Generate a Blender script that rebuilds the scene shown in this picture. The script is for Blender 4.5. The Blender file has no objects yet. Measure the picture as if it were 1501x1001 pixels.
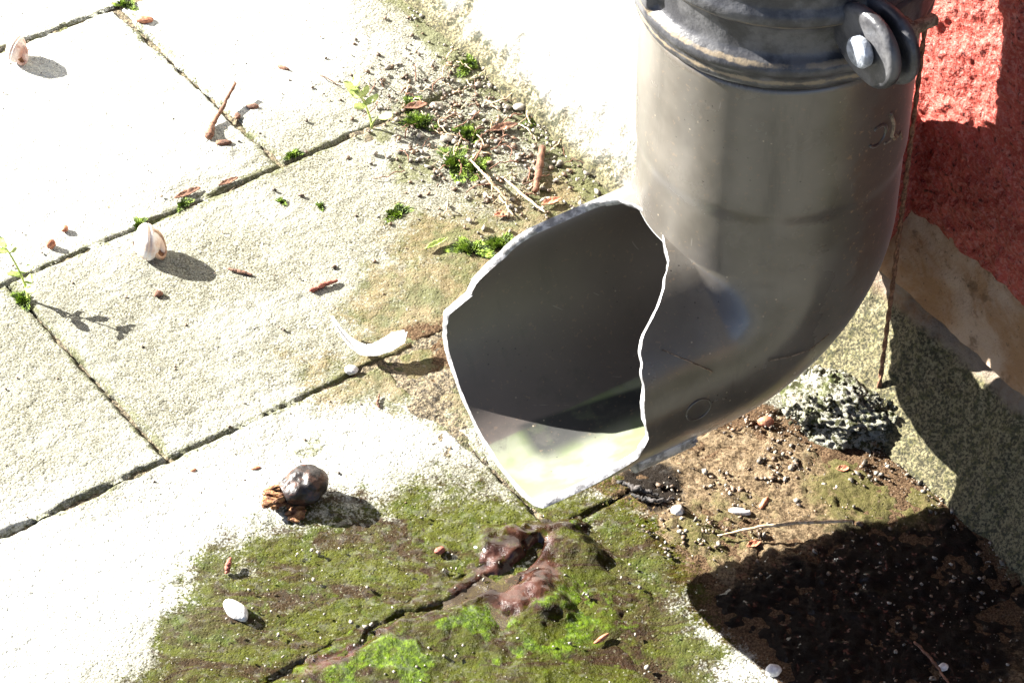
import bpy, math, random
import numpy as np
from math import radians as rad, sin, cos, pi
from mathutils import Vector, Matrix, Quaternion

random.seed(7); RNG = np.random.default_rng(7)
sc = bpy.context.scene
COL = sc.collection

# ------------------------------------------------------------------ camera
S2 = math.sqrt(.5); DIST = 1.2; FPX = 4503.0          # metres, focal length in photo pixels (1501 wide)
CAM = np.array([0, -DIST*S2, DIST*S2])
CR = np.array([1., 0, 0]); CU = np.array([0, S2, S2]); CF = np.array([0, S2, -S2])
cd = bpy.data.cameras.new('camera'); cam = bpy.data.objects.new('camera', cd); COL.objects.link(cam)
cam.location = CAM; cam.rotation_euler = (rad(45), 0, 0)
cd.sensor_width = 36; cd.lens = 36*FPX/1501; cd.clip_start = .02; cd.clip_end = 200
sc.camera = cam

# ------------------------------------------------------------------ world, sun, exposure
SUN_AZ, SUN_EL = -24.0, 27.5                            # shadows run towards azimuth -24 deg
to_sun = Vector((-cos(rad(SUN_AZ))*cos(rad(SUN_EL)), -sin(rad(SUN_AZ))*cos(rad(SUN_EL)), sin(rad(SUN_EL))))
w = bpy.data.worlds.new('World'); sc.world = w; w.use_nodes = True
nt = w.node_tree; nt.nodes.clear()
sky = nt.nodes.new('ShaderNodeTexSky'); sky.sky_type = 'NISHITA'; sky.sun_disc = False
sky.sun_elevation = rad(SUN_EL); sky.sun_rotation = math.atan2(to_sun.x, to_sun.y)
sky.air_density = .28; sky.dust_density = .5; sky.ozone_density = 0
bg = nt.nodes.new('ShaderNodeBackground'); bg.inputs[1].default_value = .05
wo = nt.nodes.new('ShaderNodeOutputWorld')
nt.links.new(sky.outputs[0], bg.inputs[0]); nt.links.new(bg.outputs[0], wo.inputs[0])
sd = bpy.data.lights.new('sun', 'SUN'); sd.energy = 5; sd.angle = rad(.5); sd.color = (1, .97, .90)
so = bpy.data.objects.new('sun', sd); COL.objects.link(so); so.location = (-2, 1, 1.5)
so.rotation_euler = to_sun.to_track_quat('Z', 'Y').to_euler()
sc.view_settings.view_transform = 'Standard'; sc.view_settings.look = 'None'
sc.view_settings.gamma = 1; sc.view_settings.use_curve_mapping = False
sc.view_settings.exposure = 2.85

# ------------------------------------------------------------------ geometry helpers
def at(px, py, z=0.0):
    """point of the photograph -> place on the horizontal plane at height z"""
    d = CF + CR*(px-750.5)/FPX - CU*(py-500.5)/FPX
    return CAM + d*(z-CAM[2])/d[2]
def hsh(ix, iy, iz, seed):
    h = (ix.astype(np.int64)*374761393 + iy.astype(np.int64)*668265263 + iz.astype(np.int64)*2147483647 + seed*1274126177) & 0xffffffff
    h = ((h ^ (h >> 13))*1274126177) & 0xffffffff
    return ((h ^ (h >> 16)) & 0xffffff)/float(0xffffff)
def vn(x, y, sc_, seed=0, z=None):
    """value noise 0..1, feature size sc_ (m)"""
    x = x/sc_; y = y/sc_; z = np.zeros_like(x) if z is None else z/sc_
    ix, iy, iz = np.floor(x), np.floor(y), np.floor(z); fx, fy, fz = x-ix, y-iy, z-iz
    fx = fx*fx*(3-2*fx); fy = fy*fy*(3-2*fy); fz = fz*fz*(3-2*fz)
    r = 0
    for dx in (0, 1):
        for dy in (0, 1):
            for dz in ((0, 1) if np.any(fz) else (0,)):
                wgt = (fx if dx else 1-fx)*(fy if dy else 1-fy)*(fz if dz else (1-fz))
                r = r + wgt*hsh(ix+dx, iy+dy, iz+dz, seed)
    return r
def fbm(x, y, s, seed=0, n=3, z=None):
    r = 0; a = 1; t = 0
    for i in range(n):
        r = r + a*vn(x, y, s, seed+i*17, z); t += a; a *= .5; s = s*.5
    return r/t
def ss(e0, e1, x):
    t = np.clip((x-e0)/(e1-e0), 0, 1); return t*t*(3-2*t)
def polydist(x, y, poly):
    """signed distance to a closed polygon in ground coordinates, positive inside"""
    inside = np.zeros(x.shape, bool); dmin = np.full(x.shape, 1e9); n = len(poly)
    for i in range(n):
        x0, y0 = poly[i]; x1, y1 = poly[(i+1) % n]
        c = ((y0 > y) != (y1 > y)) & (x < (x1-x0)*(y-y0)/((y1-y0) if y1 != y0 else 1e-9)+x0)
        inside ^= c
        dx, dy = x1-x0, y1-y0; t = np.clip(((x-x0)*dx+(y-y0)*dy)/(dx*dx+dy*dy), 0, 1)
        dmin = np.minimum(dmin, np.hypot(x-x0-t*dx, y-y0-t*dy))
    return np.where(inside, dmin, -dmin)
def G2(pts): return [tuple(at(*p)[:2]) for p in pts]

def mesh(name, V, F, mat=None, smooth=True, attrs=None):
    me = bpy.data.meshes.new(name)
    V = np.asarray(V, np.float32)
    if isinstance(F, np.ndarray):
        k = F.shape[1]
        me.vertices.add(len(V)); me.vertices.foreach_set('co', V.ravel())
        me.loops.add(F.size); me.loops.foreach_set('vertex_index', F.astype(np.int32).ravel())
        me.polygons.add(len(F)); me.polygons.foreach_set('loop_start', np.arange(0, F.size, k, dtype=np.int32))
        me.polygons.foreach_set('loop_total', np.full(len(F), k, np.int32))
        me.update(calc_edges=True); me.validate()
    else:
        me.from_pydata([tuple(map(float, v)) for v in V], [], F); me.update()
        import bmesh
        bm = bmesh.new(); bm.from_mesh(me); bmesh.ops.recalc_face_normals(bm, faces=bm.faces); bm.to_mesh(me); bm.free()
    if smooth: me.polygons.foreach_set('use_smooth', np.ones(len(me.polygons), bool))
    if attrs:
        for k_, a in attrs.items():
            at_ = me.attributes.new(k_, 'FLOAT', 'POINT'); at_.data.foreach_set('value', np.asarray(a, np.float32).ravel())
    if mat: me.materials.append(mat)
    return me
def obj(name, me, parent=None, **props):
    o = bpy.data.objects.new(name, me); COL.objects.link(o)
    if parent: o.parent = parent
    for k, v in props.items(): o[k] = v
    return o
def thing(name, label, cat, loc=(0, 0, 0), group=None):
    o = bpy.data.objects.new(name, None); COL.objects.link(o); o.location = loc; o.empty_display_size = .01
    o['label'] = label; o['category'] = cat
    if group: o['group'] = group
    return o
def gridF(n, m, wrap=False):
    """quads of an n x m vertex grid (wrap closes the second direction)"""
    mm = m if wrap else m-1
    i, j = np.meshgrid(np.arange(n-1), np.arange(mm), indexing='ij')
    a = i*m+j; b = i*m+(j+1) % m; c = (i+1)*m+(j+1) % m; d = (i+1)*m+j
    return np.stack([a, b, c, d], -1).reshape(-1, 4)
def tube(pts, rads, n=8, cap=True, squash=1.0):
    P = np.array(pts, float); R_ = np.broadcast_to(np.asarray(rads, float), (len(P),))
    T = np.gradient(P, axis=0); T /= np.linalg.norm(T, axis=1)[:, None]+1e-12
    up = np.array([0, 0, 1.]) if abs(T[0][2]) < .9 else np.array([1., 0, 0])
    V = []
    a0 = np.cross(T[0], up); a0 /= np.linalg.norm(a0)
    for p, t, r in zip(P, T, R_):
        a0 = a0-t*(a0@t); a0 /= np.linalg.norm(a0)+1e-12; b0 = np.cross(t, a0)
        for k in range(n):
            th = 2*pi*k/n; V.append(p+r*(cos(th)*a0+squash*sin(th)*b0))
    F = [tuple(int(q) for q in f) for f in gridF(len(P), n, True)]
    if cap: F += [tuple(range(n))[::-1], tuple(range((len(P)-1)*n, len(P)*n))]
    return V, F
def join(parts):
    V = []; F = []
    for v, f in parts:
        o = len(V); V += [tuple(q) for q in v]; F += [tuple(i+o for i in q) for q in f]
    return V, F
def ico(sub=1):
    import bmesh
    bm = bmesh.new(); bmesh.ops.create_icosphere(bm, subdivisions=sub, radius=1)
    V = np.array([v.co[:] for v in bm.verts]); F = np.array([[v.index for v in f.verts] for f in bm.faces]); bm.free()
    return V, F

# ------------------------------------------------------------------ material helpers
class N:
    def __init__(s, name):
        s.m = bpy.data.materials.new(name); s.m.use_nodes = True; s.t = s.m.node_tree; s.t.nodes.clear()
        s.out = s.t.nodes.new('ShaderNodeOutputMaterial'); s.b = s.t.nodes.new('ShaderNodeBsdfPrincipled')
        s.t.links.new(s.b.outputs[0], s.out.inputs[0]); s.geo = s.t.nodes.new('ShaderNodeNewGeometry')
    def put(s, sock, v):
        if isinstance(v, bpy.types.NodeSocket): s.t.links.new(v, sock)
        elif isinstance(v, tuple) and len(v) == 3 and sock.type == 'RGBA': sock.default_value = (*v, 1)
        else: sock.default_value = v
    def noise(s, scale, detail=4, rough=.6, dist=0, stretch=None):
        n = s.t.nodes.new('ShaderNodeTexNoise'); n.inputs['Scale'].default_value = scale
        n.inputs['Detail'].default_value = detail; n.inputs['Roughness'].default_value = rough; n.inputs['Distortion'].default_value = dist
        src = s.geo.outputs['Position']
        if stretch:
            mp = s.t.nodes.new('ShaderNodeMapping'); mp.inputs['Scale'].default_value = stretch[0]; mp.inputs['Rotation'].default_value = stretch[1]
            s.t.links.new(src, mp.inputs[0]); src = mp.outputs[0]
        s.t.links.new(src, n.inputs['Vector']); return n.outputs['Fac']
    def voro(s, scale, feat='F1', out='Distance', rnd=1):
        n = s.t.nodes.new('ShaderNodeTexVoronoi'); n.feature = feat; n.inputs['Scale'].default_value = scale; n.inputs['Randomness'].default_value = rnd
        s.t.links.new(s.geo.outputs['Position'], n.inputs['Vector']); return n.outputs[out]
    def attr(s, name):
        n = s.t.nodes.new('ShaderNodeAttribute'); n.attribute_name = name; return n.outputs['Fac']
    def math(s, op, a, b=0, clamp=False):
        n = s.t.nodes.new('ShaderNodeMath'); n.operation = op; n.use_clamp = clamp; s.put(n.inputs[0], a); s.put(n.inputs[1], b); return n.outputs[0]
    def ramp(s, v, lo, hi, a=0., b=1., smooth=True):
        n = s.t.nodes.new('ShaderNodeMapRange'); n.interpolation_type = 'SMOOTHSTEP' if smooth else 'LINEAR'
        s.put(n.inputs[0], v); s.put(n.inputs[1], lo); s.put(n.inputs[2], hi); s.put(n.inputs[3], a); s.put(n.inputs[4], b); return n.outputs[0]
    def mix(s, f, a, b):
        n = s.t.nodes.new('ShaderNodeMix'); n.data_type = 'RGBA'; s.put(n.inputs[0], f); s.put(n.inputs[6], a); s.put(n.inputs[7], b); return n.outputs[2]
    def bump(s, h, dist=.001, strength=1, normal=None):
        n = s.t.nodes.new('ShaderNodeBump'); n.inputs['Distance'].default_value = dist; n.inputs['Strength'].default_value = strength
        s.put(n.inputs['Height'], h)
        if normal is not None: s.t.links.new(normal, n.inputs['Normal'])
        return n.outputs[0]
    def fin(s, color=None, rough=None, normal=None, **kw):
        if color is not None: s.put(s.b.inputs['Base Color'], color)
        if rough is not None: s.put(s.b.inputs['Roughness'], rough)
        if normal is not None: s.put(s.b.inputs['Normal'], normal)
        for k, v in kw.items(): s.put(s.b.inputs[k.replace('_', ' ')], v)
        return s.m

def mat_concrete():
    """pavers: gritty concrete; attributes algae, soil, stain, moss say what has grown or settled where"""
    n = N('paver_concrete')
    fine = n.noise(1250, 5, .78); mid = n.noise(420, 3, .65); big = n.noise(22, 4, .55); pit = n.voro(700)
    c = n.mix(n.ramp(fine, .40, .60), (.085, .080, .055), (.28, .275, .225))
    c = n.mix(n.ramp(big, .4, .75, 0, .6), c, (.31, .31, .27))
    c = n.mix(n.ramp(mid, .57, .68, 0, .85), c, (.05, .044, .028))
    c = n.mix(n.ramp(n.noise(420, 2, .5), .66, .71), c, (.45, .44, .42))
    st = n.attr('stain'); so_ = n.attr('soil'); al = n.attr('algae'); mo = n.attr('moss'); br = n.attr('bleach')
    c = n.mix(n.math('MULTIPLY', n.math('MULTIPLY', br, n.ramp(mid, .66, .56, .35, 1)), n.ramp(fine, .36, .52, .4, .97)), c, (.45, .455, .425))
    jit = n.math('MULTIPLY', n.math('ADD', n.math('SUBTRACT', n.noise(120, 6, .8), .5), n.math('MULTIPLY', n.math('SUBTRACT', n.noise(900, 3, .7), .5), .8)), 1.35)
    f = n.ramp(n.math('ADD', st, jit), .3, .75)
    c = n.mix(n.math('MULTIPLY', f, .8), c, n.mix(n.ramp(n.noise(70, 4, .7), .4, .62), (.135, .10, .045), (.060, .062, .014)))
    f = n.ramp(n.math('ADD', mo, jit), .35, .7)
    c = n.mix(n.math('MULTIPLY', f, .85), c, n.mix(fine, (.035, .04, .015), (.15, .15, .07)))
    f = n.ramp(n.math('ADD', so_, jit), .35, .65)
    soilc = n.mix(n.ramp(fine, .38, .62), (.035, .019, .010), (.13, .085, .048))
    c = n.mix(f, c, soilc)
    fa = n.ramp(n.math('ADD', al, n.math('MULTIPLY', jit, 1.1)), .22, .55)
    algc = n.mix(n.ramp(n.noise(30, 6, .75, .9, ((1, 2.6, 1), (0, 0, .55))), .40, .60), (.022, .0100, .0020), (.044, .050, .0003))
    algc = n.mix(n.ramp(n.noise(90, 4, .7, .3), .50, .66), algc, (.034, .046, .0004))
    algc = n.mix(n.ramp(n.noise(700, 3, .6), .63, .68, 0, .7), algc, (.20, .20, .13))
    algc = n.mix(n.ramp(fine, .60, .72, 0, .4), algc, (.075, .082, .006))
    c = n.mix(n.math('MULTIPLY', fa, .94), c, algc)
    rough = n.ramp(n.math('MULTIPLY', fa, n.ramp(n.noise(150, 3), .4, .7)), 0, 1, .85, .35, False)
    h = n.math('ADD', n.math('MULTIPLY', fine, .55), n.math('MULTIPLY', mid, .7))
    h = n.math('ADD', h, n.math('MULTIPLY', n.ramp(pit, 0, .5), .35))
    bd = n.bump(h, .0012, .95)
    return n.fin(c, .9, bd, Specular_IOR_Level=.08, Coat_Weight=n.math('MULTIPLY', fa, n.ramp(n.noise(260, 4, .7), .50, .56, 0, 1)), Coat_Roughness=.04)

def mat_soil():
    n = N('wet_soil')
    fine = n.noise(800, 5, .75); mid = n.noise(160, 4, .65)
    c = n.mix(n.ramp(fine, .36, .64), (.050, .031, .015), (.25, .180, .105))
    c = n.mix(n.ramp(mid, .5, .66), c, (.26, .195, .12))
    c = n.mix(n.ramp(n.math('ADD', n.attr('green'), n.math('MULTIPLY', n.math('SUBTRACT', mid, .5), 1.2)), .3, .7, 0, .75), c, (.075, .075, .016))
    c = n.mix(n.ramp(n.math('ADD', n.attr('wet'), n.math('MULTIPLY', n.math('SUBTRACT', mid, .5), 1.0)), .3, .7), c, (.012, .008, .005))  # damp and painted shade: near-black soil in the pipe's shadow
    h = n.math('ADD', fine, n.math('MULTIPLY', mid, 1.2))
    return n.fin(c, .85, n.bump(h, .002, 1), Specular_IOR_Level=.12, Coat_Weight=n.ramp(n.noise(340, 3), .54, .6, 0, .5), Coat_Roughness=.05)

def mat_joint():
    n = N('joint_sand')
    c = n.mix(n.ramp(n.noise(700, 4, .7), .4, .6), (.03, .022, .012), (.19, .15, .09))
    c = n.mix(n.ramp(n.noise(60, 4, .7), .52, .66, 0, .8), c, (.06, .075, .015))
    return n.fin(c, .9, n.bump(n.noise(600, 4), .002))

def mat_fillet():
    n = N('mossy_mortar')
    fine = n.noise(850, 5, .75); mid = n.noise(300, 3, .6)
    c = n.mix(n.ramp(fine, .40, .6), (.035, .030, .010), (.32, .28, .18))
    c = n.mix(n.ramp(mid, .50, .60, 0, .92), c, (.028, .032, .012))
    f = n.ramp(n.math('ADD', n.attr('moss'), n.math('MULTIPLY', n.math('SUBTRACT', n.noise(80, 5, .75), .5), 1.2)), .25, .7)
    c = n.mix(n.math('MULTIPLY', f, .62), c, n.mix(n.ramp(fine, .42, .58), (.016, .014, .003), (.12, .105, .03)))
    c = n.mix(n.math('MULTIPLY', n.attr('bleach'), n.ramp(fine, .36, .55, .5, 1.)), c, (.46, .455, .44))
    f = n.ramp(n.math('ADD', n.attr('brown'), n.math('MULTIPLY', n.math('SUBTRACT', n.noise(60, 5, .7), .5), .9)), .35, .7)
    c = n.mix(f, c, n.mix(n.ramp(n.noise(40, 5, .7), .4, .6), (.17, .10, .05), (.20, .16, .12)))
    h = n.math('ADD', fine, n.math('MULTIPLY', mid, .8))
    return n.fin(c, .85, n.bump(h, .0016, .9))

def mat_band():
    n = N('bare_render')
    c = n.mix(n.ramp(n.noise(28, 5, .65, .4), .4, .62), (.27, .15, .07), (.38, .28, .20))
    c = n.mix(n.ramp(n.noise(75, 4, .7), .56, .7, 0, .7), c, (.10, .055, .025))
    c = n.mix(n.ramp(n.noise(500, 3, .7), .6, .72, 0, .7), c, (.03, .025, .015))
    c = n.mix(n.math('MULTIPLY', n.attr('pale'), .9), c, (.42, .40, .37))
    return n.fin(c, .85, n.bump(n.math('ADD', n.noise(700, 4, .7), n.noise(150, 3)), .0012, .7))

def mat_red():
    n = N('red_masonry_paint')
    mid = n.noise(420, 4, .65)
    c = n.mix(n.ramp(n.noise(50, 4, .6), .3, .7), (.24, .030, .020), (.37, .066, .048))
    c = n.mix(n.ramp(n.noise(650, 3, .6), .48, .62, 0, .25), c, (.50, .30, .26))
    c = n.mix(n.ramp(mid, .57, .66), c, (.06, .008, .006))
    c = n.mix(n.ramp(n.noise(90, 3, .6), .70, .78), c, (.04, .03, .02))
    h = n.math('ADD', mid, n.math('MULTIPLY', n.noise(120, 4, .6), 1.5))
    return n.fin(c, .6, n.bump(h, .0022, .9), Specular_IOR_Level=.3)

def mat_plastic():
    n = N('weathered_black_plastic')
    g = n.noise(24, 4, .6); c = n.mix(n.ramp(g, .35, .65), (.058, .050, .040), (.105, .093, .078))
    dirt = n.attr('dirt')
    f = n.ramp(n.math('ADD', dirt, n.math('MULTIPLY', n.math('SUBTRACT', n.noise(70, 6, .75, .5), .5), 1.3)), .45, .8)
    c = n.mix(n.math('MULTIPLY', f, .75), c, n.mix(n.noise(160, 4), (.022, .013, .009), (.10, .060, .036)))
    dep = n.attr('deposit')
    f = n.ramp(n.math('ADD', dep, n.math('MULTIPLY', n.math('SUBTRACT', n.noise(140, 5, .7), .5), .35)), .35, .65)
    c = n.mix(n.math('MULTIPLY', f, .95), c, n.mix(n.ramp(n.noise(45, 3), .42, .6), (.10, .125, .055), (.155, .165, .115)))
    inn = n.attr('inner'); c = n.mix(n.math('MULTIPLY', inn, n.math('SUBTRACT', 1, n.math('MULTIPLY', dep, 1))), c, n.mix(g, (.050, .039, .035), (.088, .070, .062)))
    c = n.mix(n.math('MULTIPLY', n.attr('dark_band'), n.ramp(n.noise(120, 4), .3, .5, .75, 1)), c, (.010, .010, .009))
    spk = n.ramp(n.voro(210), .09, .05); spk = n.math('MULTIPLY', spk, n.ramp(n.noise(35, 2), .5, .62))
    c = n.mix(n.math('MULTIPLY', spk, .75), c, (.36, .30, .22))
    spk2 = n.math('MULTIPLY', n.ramp(n.voro(330), .13, .06), n.ramp(n.noise(60, 2), .55, .62))
    c = n.mix(spk2, c, (.012, .010, .009))
    c = n.mix(n.math('MULTIPLY', n.ramp(n.noise(34, 5, .7, .3, ((2.2, 2.2, .35), (0, 0, 0))), .52, .68), .45), c, (.045, .040, .034))
    c = n.mix(n.math('MULTIPLY', n.math('MULTIPLY', n.ramp(n.noise(520, 3, .6), .62, .68), n.ramp(dirt, .1, .5, .25, 1)), .8), c, (.24, .15, .085))
    scr = n.ramp(n.noise(60, 2, .5, 0, ((1, 14, 1), (.3, .5, .9))), .735, .75)
    c = n.mix(n.math('MULTIPLY', scr, .4), c, (.2, .18, .16))
    ro = n.ramp(n.noise(30, 5, .65), .3, .7, .17, .30)
    ro = n.math('ADD', ro, n.math('MULTIPLY', n.math('MAXIMUM', n.math('MAXIMUM', dirt, dep), inn), .32))
    h = n.math('ADD', n.math('MULTIPLY', n.noise(900, 3), .12), n.math('MULTIPLY', n.noise(110, 4, .6), .3))
    return n.fin(c, ro, n.bump(h, .0005, .35), Specular_IOR_Level=.65, Sheen_Weight=.3, Sheen_Roughness=.35)

def mat_simple(name, c1, c2, scale=200, rough=.7, bump=.0006, lo=.4, hi=.6, **kw):
    n = N(name); f = n.noise(scale, 4, .65)
    return n.fin(n.mix(n.ramp(f, lo, hi), c1, c2), rough, n.bump(n.noise(scale*2, 4, .65), bump, .8), **kw)

M_pave = mat_concrete(); M_soil = mat_soil(); M_joint = mat_joint(); M_fil = mat_fillet(); M_band = mat_band()
M_red = mat_red(); M_pl = mat_plastic()
M_edge = mat_simple('fresh_plastic_break', (.17, .165, .165), (.45, .44, .44), 300, .45, .0004)
M_edge_dark = mat_simple('grey_plastic_break', (.10, .09, .10), (.34, .32, .34), 260, .45, .0004)
n = N('dusty_black_clip_plastic'); nz_ = n.noise(90, 5, .65)
c_ = n.mix(n.ramp(nz_, .4, .62), (.030, .030, .034), (.085, .084, .088))
c_ = n.mix(n.ramp(n.math('ADD', n.attr('dust'), n.math('MULTIPLY', n.math('SUBTRACT', n.noise(160, 5, .7), .5), 1.6)), .45, .8, 0, .85), c_, (.21, .165, .11))
M_rubber = n.fin(c_, .38, n.bump(n.math('ADD', nz_, n.math('MULTIPLY', n.noise(700, 3), .5)), .0004, .8), Specular_IOR_Level=.4)
M_dust = mat_simple('brown_dust', (.12, .085, .055), (.30, .23, .16), 500, .9, .001)
M_bolt = mat_simple('dull_zinc', (.20, .22, .26), (.42, .45, .50), 260, .45, .0005, Metallic=.35)
M_cord = mat_simple('brown_cord', (.10, .045, .022), (.26, .13, .07), 600, .8, .0006)
M_twig = mat_simple('brown_twig_bark', (.07, .03, .015), (.20, .09, .05), 500, .8, .0006)
M_redtwig = mat_simple('reddish_twig', (.20, .05, .03), (.34, .12, .08), 500, .7, .0005)
M_straw = mat_simple('dry_straw', (.34, .24, .13), (.60, .48, .32), 500, .7, .0004)
M_white = mat_simple('white_feather', (.70, .69, .66), (.86, .85, .83), 300, .7, .0003)
M_shellp = mat_simple('pale_snail_shell', (.62, .46, .36), (.80, .74, .68), 140, .4, .0005)
M_shellpink = mat_simple('pinkish_snail_shell', (.42, .22, .16), (.68, .54, .46), 160, .45, .0006)
M_shellrim = mat_simple('tan_shell_lip', (.34, .20, .12), (.55, .38, .26), 200, .4, .0004)
M_shellb = mat_simple('brown_snail_shell', (.010, .006, .005), (.075, .032, .018), 200, .45, .0005, lo=.45, hi=.62)
M_crumb = mat_simple('brown_crumbly_husk', (.10, .035, .015), (.30, .15, .06), 400, .85, .0012)
M_green = mat_simple('moss_green', (.03, .055, .004), (.20, .30, .02), 400, .7, .0008)
M_leaf = mat_simple('yellow_green_leaf', (.26, .34, .08), (.46, .52, .16), 300, .6, .0004)
M_stone = mat_simple('pale_pebble', (.45, .43, .42), (.72, .70, .68), 400, .5, .0005)
M_grit = mat_simple('grey_grit', (.04, .032, .020), (.30, .27, .22), 300, .5, .0004, lo=.35, hi=.65)
M_gritb = mat_simple('brown_grit', (.03, .018, .010), (.17, .11, .065), 300, .6, .0004)
M_husk = mat_simple('orange_seed_husk', (.26, .075, .035), (.50, .22, .12), 400, .7, .0005)
M_ground = mat_simple('bare_earth', (.055, .055, .04), (.10, .10, .08), 60, .9, .001)
M_upper = mat_simple('dull_brown_render', (.05, .045, .04), (.10, .09, .08), 40, .9, .001)
M_pale = mat_simple('pale_lime_render', (.36, .35, .32), (.50, .49, .46), 60, .9, .001)
M_black = mat_simple('blackened_wood', (.012, .010, .010), (.06, .05, .045), 300, .75, .002)
n = N('pale_mossy_mortar'); f_ = n.noise(420, 4, .7); c_ = n.mix(n.ramp(f_, .42, .56), (.035, .035, .012), (.34, .33, .27))
c_ = n.mix(n.ramp(n.noise(90, 4, .7), .52, .66, 0, .6), c_, n.mix(f_, (.05, .07, .01), (.16, .17, .06)))
c_ = n.mix(n.ramp(n.noise(60, 3, .6, .5), .60, .68, 0, .8), c_, (.14, .07, .03))
M_moss_lump = n.fin(c_, .9, n.bump(n.noise(500, 5, .75), .003, 1), Specular_IOR_Level=.2)

# ------------------------------------------------------------------ layout constants (metres)
A = np.array([.81979, .57266]); B = np.array([.57266, -.81979])       # A: towards the wall, B: along it
F0 = np.array([-.04512, .21221])                                      # foot of the mortar fillet
def wpt(a, b, z): q = F0+A*a+B*b; return np.array([q[0], q[1], z])
PG = np.array([.0881, -.05795])                                       # downpipe axis
def inter(p, d, q, e):
    t = np.linalg.solve(np.array([d, -e]).T, q-p)[0]; return p+d*t
def dirv(deg): return np.array([cos(rad(deg)), sin(rad(deg))])

POLY_ALG = G2([(120,1080),(215,985),(262,900),(335,825),(420,770),(540,742),(640,712),(760,722),(880,742),(950,765),(985,810),(1000,880),(1010,950),(1050,1010),(1100,1100)])
POLY_SOIL = G2([(850,705),(930,640),(1120,600),(1260,640),(1420,742),(1560,900),(1560,1060),(1240,1100),(1150,985),(1015,895),(985,820),(930,745)])
POLY_STAIN = G2([(470,590),(500,490),(560,440),(560,330),(700,300),(860,250),(860,560),(700,640),(560,600)])
POLY_BLEACH = [G2([(-200,800),(240,690),(400,610),(560,560),(730,620),(740,650),(540,735),(360,790),(270,880),(180,1000),(100,1100),(-200,1100)]),
               G2([(-300,-100),(560,-100),(540,0),(600,60),(480,150),(330,250),(200,320),(20,400),(-300,520)]),
               G2([(1010,910),(1130,1005),(1160,1090),(1060,1090)])]
def masks(x, y):
    wob = (fbm(x, y, .03, 5, 4)-.5)*.05
    wob2 = (fbm(x, y, .012, 9, 4)-.5)*.03
    alg = ss(-.030, .028, polydist(x, y, POLY_ALG)+wob*.6+wob2)
    soil = ss(-.010, .010, polydist(x, y, POLY_SOIL)+wob*.5+wob2*.5)
    stain = ss(-.03, .02, polydist(x, y, POLY_STAIN)+wob)*.85
    bleach = np.zeros_like(x)
    for p in POLY_BLEACH: bleach = np.maximum(bleach, ss(-.02, .03, polydist(x, y, p)+wob))
    d = (x-F0[0])*A[0]+(y-F0[1])*A[1]
    moss = ss(-.022, -.003, d+wob*.3)*.9
    for (px, py, r_) in ((690,200,.028),(620,250,.012),(700,350,.014),(580,180,.012),(640,560,.012),(730,250,.015),(450,650,.008)):
        q = at(px, py); moss = np.maximum(moss, .62*ss(r_*1.5, 0, np.hypot(x-q[0], y-q[1])+wob2+wob*.3))
    for (px, py, r_) in ((625,497,.010),(650,515,.008),(640,560,.010)):
        q = at(px, py); soil = np.maximum(soil, .8*ss(r_*1.6, r_*.2, np.hypot(x-q[0], y-q[1])+wob2))
    return alg, soil, stain, bleach, moss

# ------------------------------------------------------------------ ground and pavement
gv = [(-15,-15,-.020),(15,-15,-.020),(15,15,-.020),(-15,15,-.020)]
obj('ground', mesh('ground', gv, [(0,1,2,3)], M_ground, False), kind='structure')
ga = np.array([-1.6, .085]); gb = np.array([-1.4, 1.5])
bx = [F0+A*u+B*v for u, v in ((-1.6,-1.4),(.03,-1.4),(.03,1.6),(-1.6,1.6))]
n_ = 240
def jointbed():
    u = np.linspace(-.36, .03, 330); v = np.linspace(-.12, .5, 500)
    U, V_ = np.meshgrid(u, v, indexing='ij'); x = F0[0]+A[0]*U+B[0]*V_; y = F0[1]+A[1]*U+B[1]*V_
    z = -.0040+.0026*fbm(x, y, .012, 31, 4)+.0018*fbm(x, y, .003, 37, 2)
    for (px, py, r_) in ((640,520,.035),(700,640,.030),(600,590,.018),(560,150,.03)):
        c = at(px, py); z = z+.0014*ss(r_, r_*.4, np.hypot(x-c[0], y-c[1]))
    return np.stack([x, y, z], -1).reshape(-1, 3), gridF(330, 500)
pavement = obj('pavement', mesh('pavement', [(p[0], p[1], -.008) for p in bx], [(0,1,2,3)][::1], M_pave, False, dict(bleach=[.6]*4)), kind='structure')
v_, f_ = jointbed(); obj('joint_bed', mesh('joint_bed', v_, f_, M_joint), pavement)

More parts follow.
